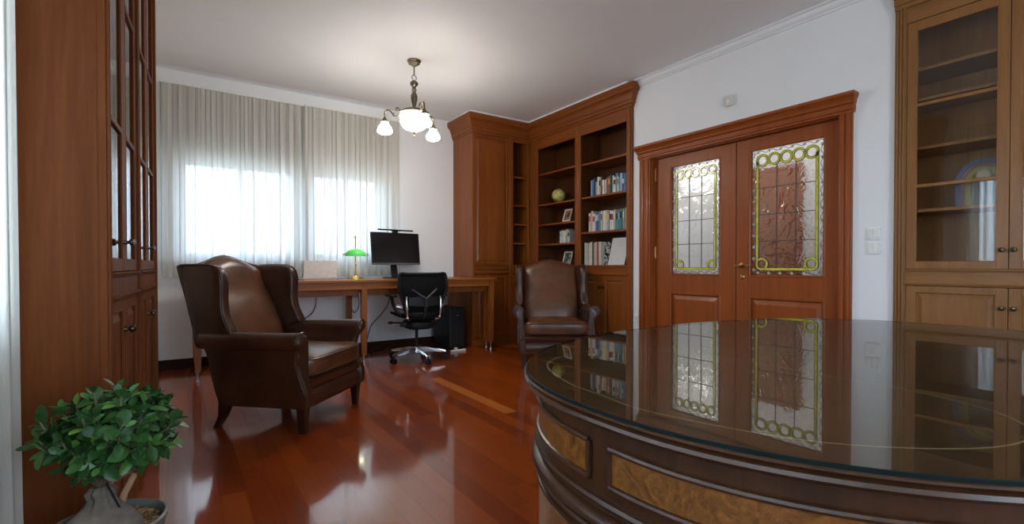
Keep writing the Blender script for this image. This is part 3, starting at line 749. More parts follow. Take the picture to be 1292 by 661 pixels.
# globe
gm, nt, out = new_mat('globe_map'); p = principled(nt, out, (.5, .5, .2), .35)
tc = N(nt, 'ShaderNodeTexCoord'); n = N(nt, 'ShaderNodeTexNoise', Scale=16.0, Detail=4, Distortion=.5); nt.links.new(tc.outputs['Object'], n.inputs['Vector'])
r = ramp(nt, [(.36, (.16, .15, .04)), (.46, (.50, .44, .13)), (.6, (.60, .55, .20)), (.7, (.30, .33, .09))]); nt.links.new(n.outputs['Fac'], r.inputs[0]); nt.links.new(r.outputs[0], p.inputs['Base Color'])
e = thing('globe', 'yellow green globe ball on a bookcase shelf', 'globe', bpos(.40, .13, 1.789), 0)
b = NB(); sphere(b, (0, 0, .098), .086, 28, 18); obj('ball', b, gm, e, smooth=True, auto=False)
b = NB(); lathe(b, [(.05, 0), (.05, .006), (.03, .012), (.022, .02), (.03, .0205), (.024, .0205), (0, .0205)], 20); obj('stand', b, M['black'], e, smooth=True)
# small dark ornament and white dish behind the far armchair
e = thing('ornament', 'small dark rounded vase low in the left bookcase bay behind the armchair', 'ornament', bpos(.20, .10, 1.0))
b = NB(); lathe(b, [(0, 0), (.035, 0), (.055, .03), (.06, .06), (.045, .09), (.022, .10), (.024, .11), (.018, .11), (0, .10)], 20); obj('vase_body', b, M['black'], e, smooth=True)
e = thing('dish', 'small white dish low in the left bookcase bay behind the armchair', 'dish', bpos(.32, .06, 1.0))
b = NB(); lathe(b, [(0, 0), (.022, 0), (.026, .006), (.045, .03), (.042, .03), (.02, .010), (0, .009)], 20); obj('bowl', b, M['white'], e, smooth=True)
# arched ornament behind glass
e = thing('arched_ornament', 'colourful arched ornament on a shelf behind the right cabinet glass', 'ornament', (BX + .13, .80, 1.356), BR)
def archband(ro, ri, ht, y0, y1):
    b = NB(); pts = []
    def half(r): return [(-r, 0)] + [(r * math.cos(a), ht + r * math.sin(a)) for a in [PI - PI * k / 18 for k in range(19)]] + [(r, 0)]
    O = half(ro); I = half(ri)
    rings = [[(o[0], y0, o[1]), (o[0], y1, o[1]), (i[0], y1, i[1]), (i[0], y0, i[1])] for o, i in zip(O, I)]
    loft(b, rings); return b
for (nm, ro, ri, c) in (('outer_band', .128, .104, plain('arch_blue', (.07, .10, .17), .3)), ('rose_band', .103, .084, plain('arch_rose', (.20, .09, .11), .3)), ('lime_band', .083, .055, plain('arch_lime', (.22, .20, .03), .3))):
    obj(nm, archband(ro, ri, .155, -.01, .012), c, e, smooth=True)
b = NB(); prism(b, [(-.054, -.004), (.054, -.004), (.054, .01), (-.054, .01)], 0, .16); obj('centre_panel', b, plain('arch_centre', (.09, .08, .07), .4), e)
b = NB(); lathe(b, [(0, -.018), (.026, -.016), (.034, -.010), (.036, -.004)], 20, (0, 0), 'y')
for v in b.verts: v.co.z += .185
obj('medallion', b, BMAT['beige'], e, smooth=True)
# ------------------------------------------------------------------ long desk
LD = thing('long_desk', 'long cherry desk standing under the curtained window', 'desk', (0, 0, 0))
FY = 4.885; TOP = .855
b = NB(); prism(b, [(.06, FY), (3.10, FY), (3.10, CY - .10), (CX - .01, CY - .10), (CX - .01, WY - .16), (.06, WY - .16)], TOP - .024, TOP, .003); obj('desk_top', b, M['desk'], LD)
b = NB()
for x0, x1 in ((.14, 1.505), (1.555, 3.02)): box(b, x0, x1, FY + .022, FY + .042, TOP - .095, TOP - .025)
box(b, .14, CX - .13, WY - .24, WY - .22, TOP - .16, TOP - .025); box(b, .095, .115, FY + .08, WY - .25, TOP - .12, TOP - .025); box(b, 3.045, 3.065, FY + .08, CY - .13, TOP - .12, TOP - .025)
obj('apron', b, M['desk'], LD)
b = NB(); box(b, .14, 1.505, FY + .12, FY + .14, TOP - .165, TOP - .025); box(b, 1.555, 3.02, FY + .12, FY + .14, TOP - .165, TOP - .025); obj('under_rail', b, M['deskleg'], LD)
for x, y in ((.105, FY + .045), (1.53, FY + .045), (3.055, FY + .045), (.105, WY - .22), (1.53, WY - .22), (CX - .15, WY - .22), (3.055, CY - .145)):
    b = NB(); h = .028
    loft(b, [[(x + sx_ * w, y + sy_ * w, z) for sx_, sy_ in ((-1, -1), (1, -1), (1, 1), (-1, 1))] for z, w in ((.085, .022), (.3, h), (TOP - .025, h))])
    lg = obj('leg', b, M['deskleg'], LD)
    b = NB(); lathe(b, [(0, 0), (.012, 0), (.016, .006), (.012, .014), (.007, .022), (.0065, .05), (.011, .06), (.008, .07), (.014, .0845), (0, .0845)], 14, (x, y)); obj('metal_foot', b, M['silver'], lg, smooth=True)

# monitor with light bar
mo = thing('monitor', 'black flat screen monitor with light bar on the long desk', 'monitor', (2.03, 5.33, TOP), math.radians(8))
tilt = Matrix.Translation((0, -.02, .155)) @ Matrix.Rotation(math.radians(-6), 4, 'X')
def tl(bm, mt=tilt):
    for v in bm.verts: v.co = mt @ v.co
    return bm
b = NB(); box(b, -.305, .305, 0, .022, -.0, .37, .006); box(b, -.2, .2, .02, .05, .06, .30, .015); obj('monitor_case', tl(b), M['black'], mo)
b = NB(); box(b, -.299, .299, -.002, .004, .022, .364); obj('screen', tl(b), M['screen'], mo)
b = NB(); box(b, -.304, .304, -.0025, .003, .002, .020, .001); obj('chin', tl(b), plain('chin_grey', (.10, .10, .105), .4), mo)
b = NB(); loft(b, [[(x, y, z) for x, y in ((-.035, y0), (.035, y0), (.035, y1), (-.035, y1))] for z, y0, y1 in ((.012, .02, .05), (.14, .055, .08), (.30, .04, .06))]); obj('stand_neck', b, M['black'], mo)
b = NB(); box(b, -.12, .12, -.09, .10, 0.0, .012, .004); obj('stand_base', b, M['black'], mo)
lb = NB(); tube(lb, [(-.225, -.02, .395), (.215, -.02, .395)], .009, 10); l_ = obj('light_bar', tl(lb), M['black'], mo, smooth=True)
b = NB(); box(b, -.035, .025, -.022, .030, .368, .398, .006); obj('light_bar_clip', tl(b), M['black'], l_)

# green desk lamp
la = thing('desk_lamp', 'green glass banker lamp with brass stem on the long desk', 'lamp', (1.548, 5.27, TOP), math.radians(-8))
b = NB(); lathe(b, [(0, 0), (.085, 0), (.085, .008), (.075, .014), (.07, .022), (.045, .03), (.02, .036), (.012, .05), (0, .05)], 28)
for v in b.verts: v.co.y *= .72
obj('base', b, M['brass'], la, smooth=True)
b = NB(); lathe(b, [(0, .045), (.009, .045), (.006, .06), (.006, .15), (.011, .155), (.011, .165), (.006, .17), (.006, .44), (.011, .445), (.009, .46), (0, .465)], 14); obj('stem', b, M['brass'], la, smooth=True)
gg, nt, out = new_mat('green_lamp_glass')
pr = N(nt, 'ShaderNodeBsdfPrincipled'); pr.inputs['Base Color'].default_value = (.04, .36, .06, 1); pr.inputs['Roughness'].default_value = .12
tr = N(nt, 'ShaderNodeBsdfTranslucent'); tr.inputs[0].default_value = (.38, .80, .42, 1); mx = N(nt, 'ShaderNodeMixShader'); mx.inputs[0].default_value = .45
nt.links.new(pr.outputs[0], mx.inputs[1]); nt.links.new(tr.outputs[0], mx.inputs[2]); nt.links.new(mx.outputs[0], out.inputs[0])
b = NB(); rings = []
for k in range(25):
    f = k / 24; x = -.105 + .21 * f; r = .078 * (math.sin(PI * min(.97, max(.03, f))) ** .35)
    O = [(x, -.012 + (r + .002) * math.cos(a) * .95, .248 + r * math.sin(a)) for a in [PI * j / 14 for j in range(15)]]
    I = [(x, -.012 + (r - .002) * math.cos(a) * .95, .248 + (r - .004) * math.sin(a)) for a in [PI - PI * j / 14 for j in range(15)]]
    rings.append(O + I)
loft(b, rings); sh = obj('lamp_shade', b, gg, la, smooth=True)
b = NB()
for s in (-1, 1): tube(b, [(s * .102, -.01, .265), (s * .122, -.01, .265)], .007, 8); sphere(b, (s * .126, -.01, .265), .010, 10, 8)
obj('shade_finial', b, M['brass'], sh, smooth=True)
b = NB(); tube(b, [(-.045, -.012, .272), (.075, -.012, .272)], .013, 10); bulb = obj('bulb', b, emit('lamp_bulb', (1, .93, .75), 22), la, smooth=True)

# pale laptop
lp = thing('laptop', 'pale laptop standing open on the long desk left of the green lamp', 'laptop', (1.21, 5.36, TOP), math.radians(3))
b = NB(); box(b, -.17, .17, .02, .235, .0, .013, .005); obj('laptop_base', b, M['white'], lp)
b = NB(); box(b, -.17, .17, -.004, .004, 0, .19, .003); tl(b, Matrix.Translation((0, .016, .012)) @ Matrix.Rotation(math.radians(10), 4, 'X')); obj('lid', b, plain('pale_aluminium', (.74, .73, .72), .45), lp)

# computer tower, power strip and cables
ct = thing('computer_tower', 'black computer tower under the right end of the long desk', 'computer', (2.70, 5.12, 0))
b = NB(); box(b, -.10, .10, 0, .44, .02, .50, .006); obj('tower_case', b, M['black'], ct)
b = NB(); box(b, -.094, .094, -.012, .002, .03, .49, .006); obj('front_panel', b, plain('tower_front', (.016, .017, .019), .3), ct)
for sx_ in (-1, 1):
    for y in (.05, .39): b = NB(); box(b, sx_ * .08 - .015, sx_ * .08 + .015, y - .02, y + .02, 0, .021); obj('rubber_foot', b, M['black'], ct)
b = NB(); box(b, -.02, .02, -.0155, -.011, .40, .415); obj('power_button', b, M['silver'], ct)
ps = thing('power_strip', 'white power strip on the floor in front of the computer tower', 'power strip', (2.66, 5.0, 0), math.radians(6))
b = NB(); box(b, -.11, .09, -.018, .018, 0, .022, .005); obj('strip_body', b, M['white'], ps)
b = NB(); box(b, -.06, -.025, -.018, .018, .021, .05, .008); obj('plug', b, M['white'], ps)
def cable(label, pts, r=.005, mat=None, cat='cable'):
    base = Vector((pts[0][0], pts[0][1], 0))
    b = NB(); tube(b, [p - base for p in smooth_path(pts, 8)], r, 7)
    o = obj('cable', b, mat or M['black'], None, smooth=True); o.location = base
    tag(o, label, cat); return o
cable('dark cable looping below the long desk directly behind the near armchair back', [(1.20, 5.60, .74), (1.22, 5.62, .60), (1.18, 5.63, .48), (1.09, 5.64, .40), (1.02, 5.645, .25), (.98, 5.645, .02)])
cable('dark cable hanging in a loop just right of the rear middle desk leg', [(1.66, 5.60, .74), (1.69, 5.62, .60), (1.68, 5.63, .50), (1.63, 5.63, .46), (1.60, 5.63, .55), (1.615, 5.62, .70)])
cable('long dark cable slanting down to the floor left of the swivel chair', [(2.06, 5.58, .74), (2.03, 5.60, .55), (1.95, 5.62, .42), (1.84, 5.63, .30), (1.79, 5.63, .16), (1.74, 5.60, .008), (1.55, 5.50, .006)])
cable('dark cable trailing on the floor behind the middle desk leg', [(1.40, 5.60, .006), (1.52, 5.46, .006), (1.62, 5.44, .006), (1.80, 5.52, .006), (1.98, 5.60, .006)], .008)

# ------------------------------------------------------------------ swivel office chair
oc = thing('office_chair', 'black mesh swivel chair with polished base at the long desk', 'office chair', (2.05, 4.80, 0), math.radians(-6))
# local: sitter faces +y ; back at negative y
b = NB()
def backpt(u, v):     # u -1..1, v 0..1
    z = .515 + .40 * v; w = (.165 + .085 * min(1, v * 1.7) - .012 * max(0, v - .8) * 5)
    x = w * u; y = -.235 - .03 * math.sin(v * PI) + .05 * u * u + .015 * v - .045 * v
    return Vector((x, y, z))
outer = []
nv, nu = 16, 16
rings = []
for j in range(nv + 1):
    v = j / nv; ring = []
    vv = v
    for i in range(nu + 1):
        p = backpt(-1 + 2 * i / nu, vv); ring.append(p)
    for i in range(nu, -1, -1):
        p = backpt(-1 + 2 * i / nu, vv) + Vector((0, .008, 0)); ring.append(p)
    rings.append(ring)
loft(b, rings); obj('backrest_mesh', b, M['blackmesh'], oc, smooth=True)
per = [backpt(-1 + 2 * i / 12, 1.0) for i in range(13)] + [backpt(1, 1 - j / 10) for j in range(1, 10)] + [backpt(1 - 2 * i / 10, 0) for i in range(11)] + [backpt(-1, j / 10) for j in range(1, 10)]
per = smooth_path(per[::2], 3, True)
b = NB(); tube(b, per, .014, 8, True); obj('backrest_frame', b, M['black'], oc, smooth=True)
b = NB(); loft(b, [[(x, -.285 + .03 * (1 - abs(x) / .2), z), (x, -.26, z)] for x, z in []] or [[(-.16, -.275, .60), (-.16, -.255, .60), (-.16, -.255, .68), (-.16, -.275, .68)], [(0, -.305, .585), (0, -.285, .585), (0, -.285, .695), (0, -.305, .695)], [(.16, -.275, .60), (.16, -.255, .60), (.16, -.255, .68), (.16, -.275, .68)]]); obj('lumbar_pad', b, M['black'], oc, smooth=True)
b = NB()
tube(b, smooth_path([(-.13, -.27, .76), (-.05, -.30, .70), (0, -.31, .66), (0, -.30, .55), (0, -.22, .46)], 5), .011, 8); tube(b, smooth_path([(.13, -.27, .76), (.05, -.30, .70), (0, -.31, .66)], 5), .011, 8)
obj('back_spine', b, plain('dark_grey_plastic', (.035, .035, .035), .4), oc, smooth=True)
for s in (-1, 1):
    b = NB(); tube(b, smooth_path([(s * .165, -.225, .70), (s * .178, -.245, .66), (s * .175, -.255, .55), (s * .165, -.245, .47), (s * .13, -.20, .445), (s * .10, -.12, .44)], 6), .013, 10)
    sphere(b, (s * .168, -.245, .475), .02, 12, 8)
    am = obj('arm_bracket', b, M['chrome'], oc, smooth=True)
    b = NB(); tube(b, smooth_path([(s * .215, -.20, .50), (s * .25, -.14, .54), (s * .265, -.06, .60), (s * .27, -.02, .675)], 5), .018, 10); obj('arm_post', b, M['black'], oc, smooth=True)
    b = NB(); superbox(b, (s * .272, .0, .69), (.042, .135, .015), .5, 24, 10); obj('arm_pad', b, M['black'], oc, smooth=True)
    b = NB(); tube(b, [(s * .16, -.14, .56), (s * .25, -.12, .585)], .024, 10); obj('arm_clamp', b, M['silver'], oc, smooth=True)
b = NB(); superbox(b, (0, .03, .475), (.245, .24, .022), .45, 32, 10, lambda p: Vector((p.x, p.y, p.z - .02 * (1 - min(1, (p.x / .25) ** 2)) + .03 * (p.x / .25) ** 2))); obj('seat', b, M['blackmesh'], oc, smooth=True)
b = NB(); superbox(b, (0, -.03, .385), (.14, .17, .05), .5, 24, 10); box(b, -.20, .20, -.10, -.06, .37, .41, .01); box(b, -.03, .03, -.14, .14, .41, .46, .01); obj('tilt_mechanism', b, M['black'], oc, smooth=True)
b = NB(); tube(b, [(-.15, .02, .40), (-.26, .03, .405)], .008, 8); sphere(b, (-.27, .03, .405), .022, 10, 8, (1.4, 1, .7)); obj('tilt_lever', b, M['black'], oc, smooth=True)
b = NB(); lathe(b, [(0, .11), (.026, .11), (.026, .22), (.016, .22), (.016, .345), (0, .345)], 18); obj('gas_lift', b, M['black'], oc, smooth=True)
b = NB(); lathe(b, [(0, .085), (.035, .085), (.04, .11), (.035, .135), (.027, .145), (0, .145)], 20); bh = obj('base_hub', b, M['chrome'], oc, smooth=True)
for k in range(5):
    a = 2 * PI * k / 5 + math.radians(-85); c, s = math.cos(a), math.sin(a)
    b = NB(); rg = []
    for d, hw, z0, z1 in ((.02, .028, .085, .135), (.10, .025, .088, .132), (.22, .021, .082, .112), (.305, .018, .076, .094)):
        rg.append([(c * d - s * w, s * d + c * w, z) for w, z in ((-hw, z0), (hw, z0), (hw * .8, z1), (-hw * .8, z1))])
    loft(b, rg); sp_ = obj('base_spoke', b, M['chrome'], oc)
    b = NB()
    for off in (-.016, .016):
        cx_, cy_ = c * .30 - s * off, s * .30 + c * off
        rg = []
        for w in (-.008, .008):
            rg.append([(cx_ - s * w + c * .028 * math.cos(t), cy_ + c * w + s * .028 * math.cos(t), .0285 + .028 * math.sin(t)) for t in [2 * PI * q / 18 for q in range(18)]])
        loft(b, rg)
    tube(b, [(c * .30, s * .30, .03), (c * .30, s * .30, .082)], .009, 8)
    obj('caster', b, M['black'], sp_, smooth=True)
# ------------------------------------------------------------------ wing armchairs
def lerp_tab(tab, z):
    if z <= tab[0][0]: return tab[0][1]
    for (a, va), (b_, vb) in zip(tab, tab[1:]):
        if z <= b_: return va + (vb - va) * (z - a) / (b_ - a)
    return tab[-1][1]
def wing_chair(label, loc, rot):
    t = thing('wing_armchair', label, 'armchair', loc, rot, None)
    L1, L2 = M['leather'], M['leather2']
    # seat base with a two-roll front
    b = NB()
    sec = [(.27, .15), (.27, .32), (-.27, .335), (-.302, .325), (-.318, .30), (-.312, .268), (-.296, .255), (-.305, .245), (-.318, .215), (-.316, .175), (-.30, .152)]
    loft(b, [[(x, y, z) for y, z in sec] for x in (-.352, -.34, 0, .34, .352)]); obj('seat_base', b, L1, t, smooth=True)
    b = NB()
    for z, y in ((.25, -.300), (.155, -.306)): tube(b, [(-.35, y, z), (.35, y, z)], .006, 8)
    obj('front_piping', b, M['leather'], t, smooth=True)
    # cushion
    b = NB()
    def cf(p):
        u = p.x / .29; v = (p.y + .06) / .28
        dz = .018 * (1 - min(1, u * u)) * (1 - min(1, v * v)) * (1 if p.z > .39 else 0)
        wr = .004 * math.sin(p.x * 31 + 2.0 * math.sin(p.y * 14)) * (1 if p.z > .44 else 0)
        wx = 1.14 if p.y < -.27 else (1.0 if p.y > -.22 else 1.0 + .14 * (-.22 - p.y) / .05)
        return Vector((p.x * wx, p.y, p.z + dz + wr))
    superbox(b, (0, -.065, .392), (.285, .275, .066), .30, 64, 22, cf); cu = obj('seat_cushion', b, L2, t, smooth=True, auto=False)
    b = NB()
    for zz in (.345, .436):
        pts = []
        for i in range(64):
            a = 2 * PI * i / 64; sp = lambda q: math.copysign(abs(q) ** .30, q)
            p = cf(Vector((.285 * sp(math.cos(a)) * .985, -.065 + .275 * sp(math.sin(a)) * .985, zz)))
            pts.append((p.x, p.y, zz))
        tube(b, pts, .0065, 6, True)
    obj('piping', b, L1, cu, smooth=True)
    # inside back with camel top
    ztop = lambda x: 1.0 + .062 * (.5 + .5 * math.cos(PI * x / .30)) if abs(x) < .30 else 1.0
    yf = lambda z: .205 + .245 * ((z - .33) / .67) - .035 * math.sin(PI * min(1, (z - .33) / .5))
    b = NB(); rings = []
    for k in range(23):
        v = k / 22; ring = []
        sq = 1.0
        edge = 0
        if v > .93: q = (v - .93) / .07; edge = 1 - math.sqrt(max(0, 1 - q * q * .96))
        nx = 21
        xs_ = [-.292 + .584 * i / (nx - 1) for i in range(nx)]
        for x in xs_:
            z = .30 + v * (ztop(x) - .30); q = abs(x) / .292
            ring.append((x, yf(z) + .03 * q ** 4 - .012 * (1 - q * q) + .055 * edge, z))
        for x in reversed(xs_):
            z = .30 + v * (ztop(x) - .30)
            ring.append((x, yf(z) + .115 - .055 * edge, z))
        rings.append(ring)
    loft(b, rings); obj('backrest', b, L2, t, smooth=True, auto=False)
    b = NB(); tube(b, [(x, yf(ztop(x)) + .055, ztop(x) + .0) for x in [-.29 + .58 * i / 20 for i in range(21)]], .009, 8); obj('top_piping', b, L1, t, smooth=True)
    # outside back
    b = NB(); rings = []
    for k in range(9):
        v = k / 8; z = .15 + .845 * v; w = .335 + .03 * v; y = .27 + .275 * v ** 1.15
        rings.append([(-w, y - .03, z), (w, y - .03, z), (w, y, z), (w * .5, y + .012, z), (-w * .5, y + .012, z), (-w, y, z)])
    loft(b, rings); obj('outside_back', b, L1, t, smooth=True)
    FT = [(.15, -.318), (.24, -.318), (.31, -.300), (.38, -.262), (.44, -.252), (.50, -.272), (.545, -.302), (.62, -.302)]
    for s in (-1, 1):
        # arm: outside panel rising into a rolled scroll
        prof = [(.352, .15), (.366, .24), (.370, .34), (.366, .43)]
        cx_, cz_, r = .368, .552, .054
        for k in range(15):
            a = math.radians(-75 + 285 * k / 14); prof.append((cx_ + r * math.cos(a), cz_ + r * math.sin(a)))
        prof += [(.318, .47), (.296, .38), (.29, .25), (.29, .15)]
        ins = [(.335 + (x - .335) * .86, .40 + (z - .40) * .965) for x, z in prof]
        def ring(pr, f, dy=0):
            out = []
            for x, z in pr:
                y0 = lerp_tab(FT, z); y1 = .28 + (z - .15) * .23
                yy = y0 + (y1 - y0) * f + dy
                q = .25 + .75 * (1 - f)
                xx = x - (.02 * f if x > .34 else 0)
                out.append((s * xx, yy, z - (.012 * f if z > .5 else 0)))
            return out
        b = NB(); loft(b, [ring(ins, 0, -.004)] + [ring(prof, f) for f in (.018, .06, .15, .3, .5, .75, 1)])
        am = obj('arm', b, L1, t, smooth=True)
        b = NB(); pts = [Vector(p) + Vector((0, -.004, 0)) for p in ring(prof, .012)]; tube(b, pts[1:-1], .0065, 6); obj('scroll_piping', b, L1, am, smooth=True)
        # front facing of the arm: raised narrow panel
        b = NB(); pr2 = [(.337 + (x - .337) * .62, .40 + (z - .40) * .90) for x, z in prof]; loft(b, [ring(pr2, 0, -.012), ring(prof, .02, 0)]); obj('arm_facing', b, L1, am, smooth=True)
        # wing
        O = [(.405, .50), (.23, .555), (.165, .585), (.185, .64), (.212, .70), (.222, .78), (.220, .86), (.222, .92), (.240, .972), (.285, .998), (.36, 1.006), (.45, 1.006), (.535, 1.0), (.54, .965), (.49, .80), (.44, .62)]
        O = [(p.x, p.y) for p in smooth_path([(y, z, 0) for y, z in O], 3, True)]
        cy_ = sum(p[0] for p in O) / len(O); czz = sum(p[1] for p in O) / len(O)
        def wr(inset, xo):
            out = []
            for y, z in O:
                fl = .022 * max(0, (.50 - y) / .3) + .012 * (z - .6)
                out.append((s * (.322 + xo + fl), cy_ + (y - cy_) * (1 - inset), czz + (z - czz) * (1 - inset)))
            return out
        b = NB(); loft(b, [wr(.30, -.036), wr(.12, -.036), wr(.04, -.030), wr(0, -.012), wr(0, .012), wr(.04, .030), wr(.12, .036), wr(.30, .036)]); wg = obj('wing', b, L1, t, smooth=True, auto=False)
        b = NB(); tube(b, wr(.005, .028), .006, 6, True); obj('wing_piping', b, L1, wg, smooth=True)
    for s in (-1, 1):
        b = NB(); rg = []
        for z, h in ((0, .017), (.05, .020), (.155, .028)): rg.append([(s * .318 + a * h, -.272 + c * h, z) for a, c in ((-1, -1), (1, -1), (1, 1), (-1, 1))])
        loft(b, rg); obj('leg', b, M['legwood'], t)
        b = NB(); rg = []
        for z, h, y in ((0, .017, .318), (.03, .018, .300), (.08, .022, .272), (.155, .030, .255)): rg.append([(s * .305 + a * h, y + c * h, z) for a, c in ((-1, -1), (1, -1), (1, 1), (-1, 1))])
        loft(b, rg); obj('leg', b, M['legwood'], t, smooth=True)
    return t
wing_chair('brown leather wing armchair in front of the curtains on the left, seen from its side', (.615, 3.49, 0), math.radians(46))
wing_chair('brown leather wing armchair before the bookcase, facing the camera', (3.15, 3.86, 0), math.radians(-34))

# ------------------------------------------------------------------ chandelier
HX, HY = 1.77, 4.19
ch = thing('chandelier', 'antique bronze chandelier with four lit opal shades hanging from the ceiling', 'chandelier', (HX, HY, 0))
b = NB(); lathe(b, [(0, CEIL - .0005), (.062, CEIL - .0005), (.062, CEIL - .01), (.05, CEIL - .02), (.052, CEIL - .03), (.03, CEIL - .042), (.012, CEIL - .055), (0, CEIL - .055)][::-1], 24); obj('canopy', b, M['bronze'], ch, smooth=True)
b = NB(); lathe(b, [(0, 2.745), (.006, 2.745), (.006, CEIL - .05), (0, CEIL - .05)], 10)
tube(b, smooth_path([(0, 0, 2.75), (.018, 0, 2.735), (.020, 0, 2.715), (0, 0, 2.70), (-.020, 0, 2.715), (-.018, 0, 2.735)], 5, True), .004, 6, True); obj('rod', b, M['bronze'], ch, smooth=True)
b = NB(); lathe(b, [(0, 2.43), (.022, 2.43), (.026, 2.44), (.014, 2.455), (.016, 2.47), (.030, 2.53), (.030, 2.56), (.014, 2.595), (.018, 2.605), (.026, 2.61), (.018, 2.62), (.016, 2.64), (.034, 2.655), (.038, 2.675), (.024, 2.69), (.01, 2.70), (0, 2.70)], 20); obj('turned_column', b, M['bronze'], ch, smooth=True)
b = NB(); lathe(b, [(.132, 2.385), (.140, 2.39), (.138, 2.40), (.125, 2.405), (.10, 2.425), (.05, 2.44), (.02, 2.445), (0, 2.445), (0, 2.437), (.05, 2.43), (.10, 2.415), (.125, 2.385)], 32); obj('dome_cap', b, M['bronze'], ch, smooth=True)
b = NB(); lathe(b, [(0, 2.238), (.04, 2.24), (.085, 2.258), (.115, 2.29), (.128, 2.33), (.126, 2.37), (.118, 2.392), (0, 2.392)], 32); obj('glass_bowl', b, M['lampglass'], ch, smooth=True)
b = NB(); lathe(b, [(0, 2.175), (.005, 2.18), (.008, 2.19), (.004, 2.20), (.011, 2.215), (.014, 2.225), (.005, 2.24), (0, 2.24)], 12); obj('finial', b, M['bronze'], ch, smooth=True)
lat = math.radians(-34.3)
for k in range(3):
    a = lat + PI + k * 2 * PI / 3; c, s = math.cos(a), math.sin(a)
    P = lambda r, z: (c * r, s * r, z)
    b = NB(); tube(b, smooth_path([P(.12, 2.40), P(.15, 2.375), P(.185, 2.375), P(.21, 2.41), P(.24, 2.43), P(.268, 2.41), P(.27, 2.355)], 6), .0065, 8)
    tube(b, smooth_path([P(.125, 2.41), P(.14, 2.44), P(.16, 2.45), P(.165, 2.43), P(.15, 2.425)], 5), .0045, 6)
    tube(b, smooth_path([P(.185, 2.38), P(.19, 2.40), P(.175, 2.405)], 4), .0035, 6)
    ar = obj('arm', b, M['bronze'], ch, smooth=True)
    b = NB(); lathe(b, [(0, 2.355), (.014, 2.36), (.018, 2.345), (.034, 2.328), (.036, 2.315), (0, 2.315)][::-1], 18, (c * .27, s * .27)); obj('gallery', b, M['bronze'], ar, smooth=True)
    b = NB(); lathe(b, [(0, 2.21), (.045, 2.212), (.064, 2.225), (.066, 2.245), (.052, 2.275), (.034, 2.30), (.034, 2.318), (0, 2.318)], 22, (c * .27, s * .27)); obj('glass_shade', b, M['lampglass'], ar, smooth=True)

# ------------------------------------------------------------------ potted ficus
FXY = (-.160, 1.59)
fc = thing('potted_ficus', 'ginseng ficus with dense glossy leaves in a grey green pot by the left cabinet', 'potted plant', (FXY[0], FXY[1], 0))
b = NB(); lathe(b, [(0, 0), (.092, 0), (.095, .01), (.118, .325), (.123, .335), (.125, .348), (.119, .351), (.113, .343), (.110, .31), (0, .31)], 40); obj('pot', b, M['pot'], fc, smooth=True)
b = NB(); lathe(b, [(0, .309), (.109, .309), (.109, .322), (.08, .328), (0, .330)], 32); so_ = obj('soil', b, M['twig'], fc, smooth=True)
b = NB(); rr = random.Random(4)
for k in range(420):
    r = .104 * math.sqrt(rr.random()); a = rr.uniform(0, 2 * PI); s = rr.uniform(.005, .013)
    mt = Matrix.Translation((r * math.cos(a), r * math.sin(a), .331 + rr.uniform(-.003, .006))) @ Matrix.Rotation(rr.uniform(0, 6), 4, 'Z') @ Matrix.Rotation(rr.uniform(-.6, .6), 4, 'X') @ Matrix.Diagonal((s, s * .5, s * .3, 1))
    bmesh.ops.create_icosphere(b, subdivisions=1, radius=1, matrix=mt)
o = obj('bark_mulch', b, M['bark_chip'], fc); o['kind'] = 'stuff'
# swollen trunk
b = NB(); rings = []
TP = [(.31, .076), (.335, .073), (.36, .064), (.385, .048), (.403, .033), (.418, .027), (.432, .030), (.445, .020)]
for z, r in TP:
    ring = []
    for k in range(40):
        a = 2 * PI * k / 40
        f = 1 + (.20 * math.cos(3 * a + .6 + z * 2) + .10 * math.sin(5 * a + z * 9)) * (1 if z < .40 else .4) + (.12 * math.sin(9 * a + z * 60) if z > .395 else .03 * math.sin(13 * a))
        ring.append((-.012 + r * f * math.cos(a), r * f * math.sin(a), z))
    rings.append(ring)
loft(b, rings); obj('trunk', b, M['bark'], fc, smooth=True)
rr = random.Random(21)
FCEN = Vector((.014, 0, .588)); FH = Vector((.152, .14, .108))
tips = []
def shell_ok(p): 
    q = Vector(((p.x - FCEN.x) / FH.x, (p.y - FCEN.y) / FH.y, (p.z - FCEN.z) / FH.z)); return q.length
while len(tips) < 150:
    d = Vector((rr.gauss(0, 1), rr.gauss(0, 1), rr.gauss(0, 1))).normalized()
    k = rr.uniform(.55, 1.0) * (1 + .08 * math.sin(5 * d.x + 3 * d.z))
    p = FCEN + Vector((d.x * FH.x, d.y * FH.y, d.z * FH.z)) * k
    if p.z < .46 and math.hypot(p.x, p.y) < .06: continue
    if all((p - q).length > .020 for q, _ in tips): tips.append((p, d))
b = NB(); top = Vector((-.012, 0, .438))
for p, d in tips:
    m1 = top.lerp(p, .5) + Vector((rr.uniform(-.015, .015), rr.uniform(-.015, .015), rr.uniform(.0, .02)))
    tube(b, smooth_path([top, m1, p], 4), [.005, .0045, .004, .0038, .0035, .003, .0026, .0022, .002], 5)
obj('branches', b, M['twig'], fc, smooth=True)
b = NB()
def leaf(base, dirv, up, L, W):
    x = dirv.normalized(); y = up.cross(x)
    if y.length < .05: y = Vector((1, 0, 0)).cross(x)
    y.normalize(); z = x.cross(y)
    cols = []
    prof = [(0, .04), (.15, .5), (.35, .88), (.58, 1), (.8, .78), (.93, .42), (1, .04)]
    curl = rr.uniform(.05, .3); fold = rr.uniform(.1, .3)
    rows = []
    for u, w in prof:
        c = base + x * (L * u) - z * (curl * L * u * u)
        rows.append([c + y * (W * w * q) + z * (abs(q) * fold * W * w) for q in (-1, -.55, 0, .55, 1)])
    loft(b, rows, closed=False, cap=False)
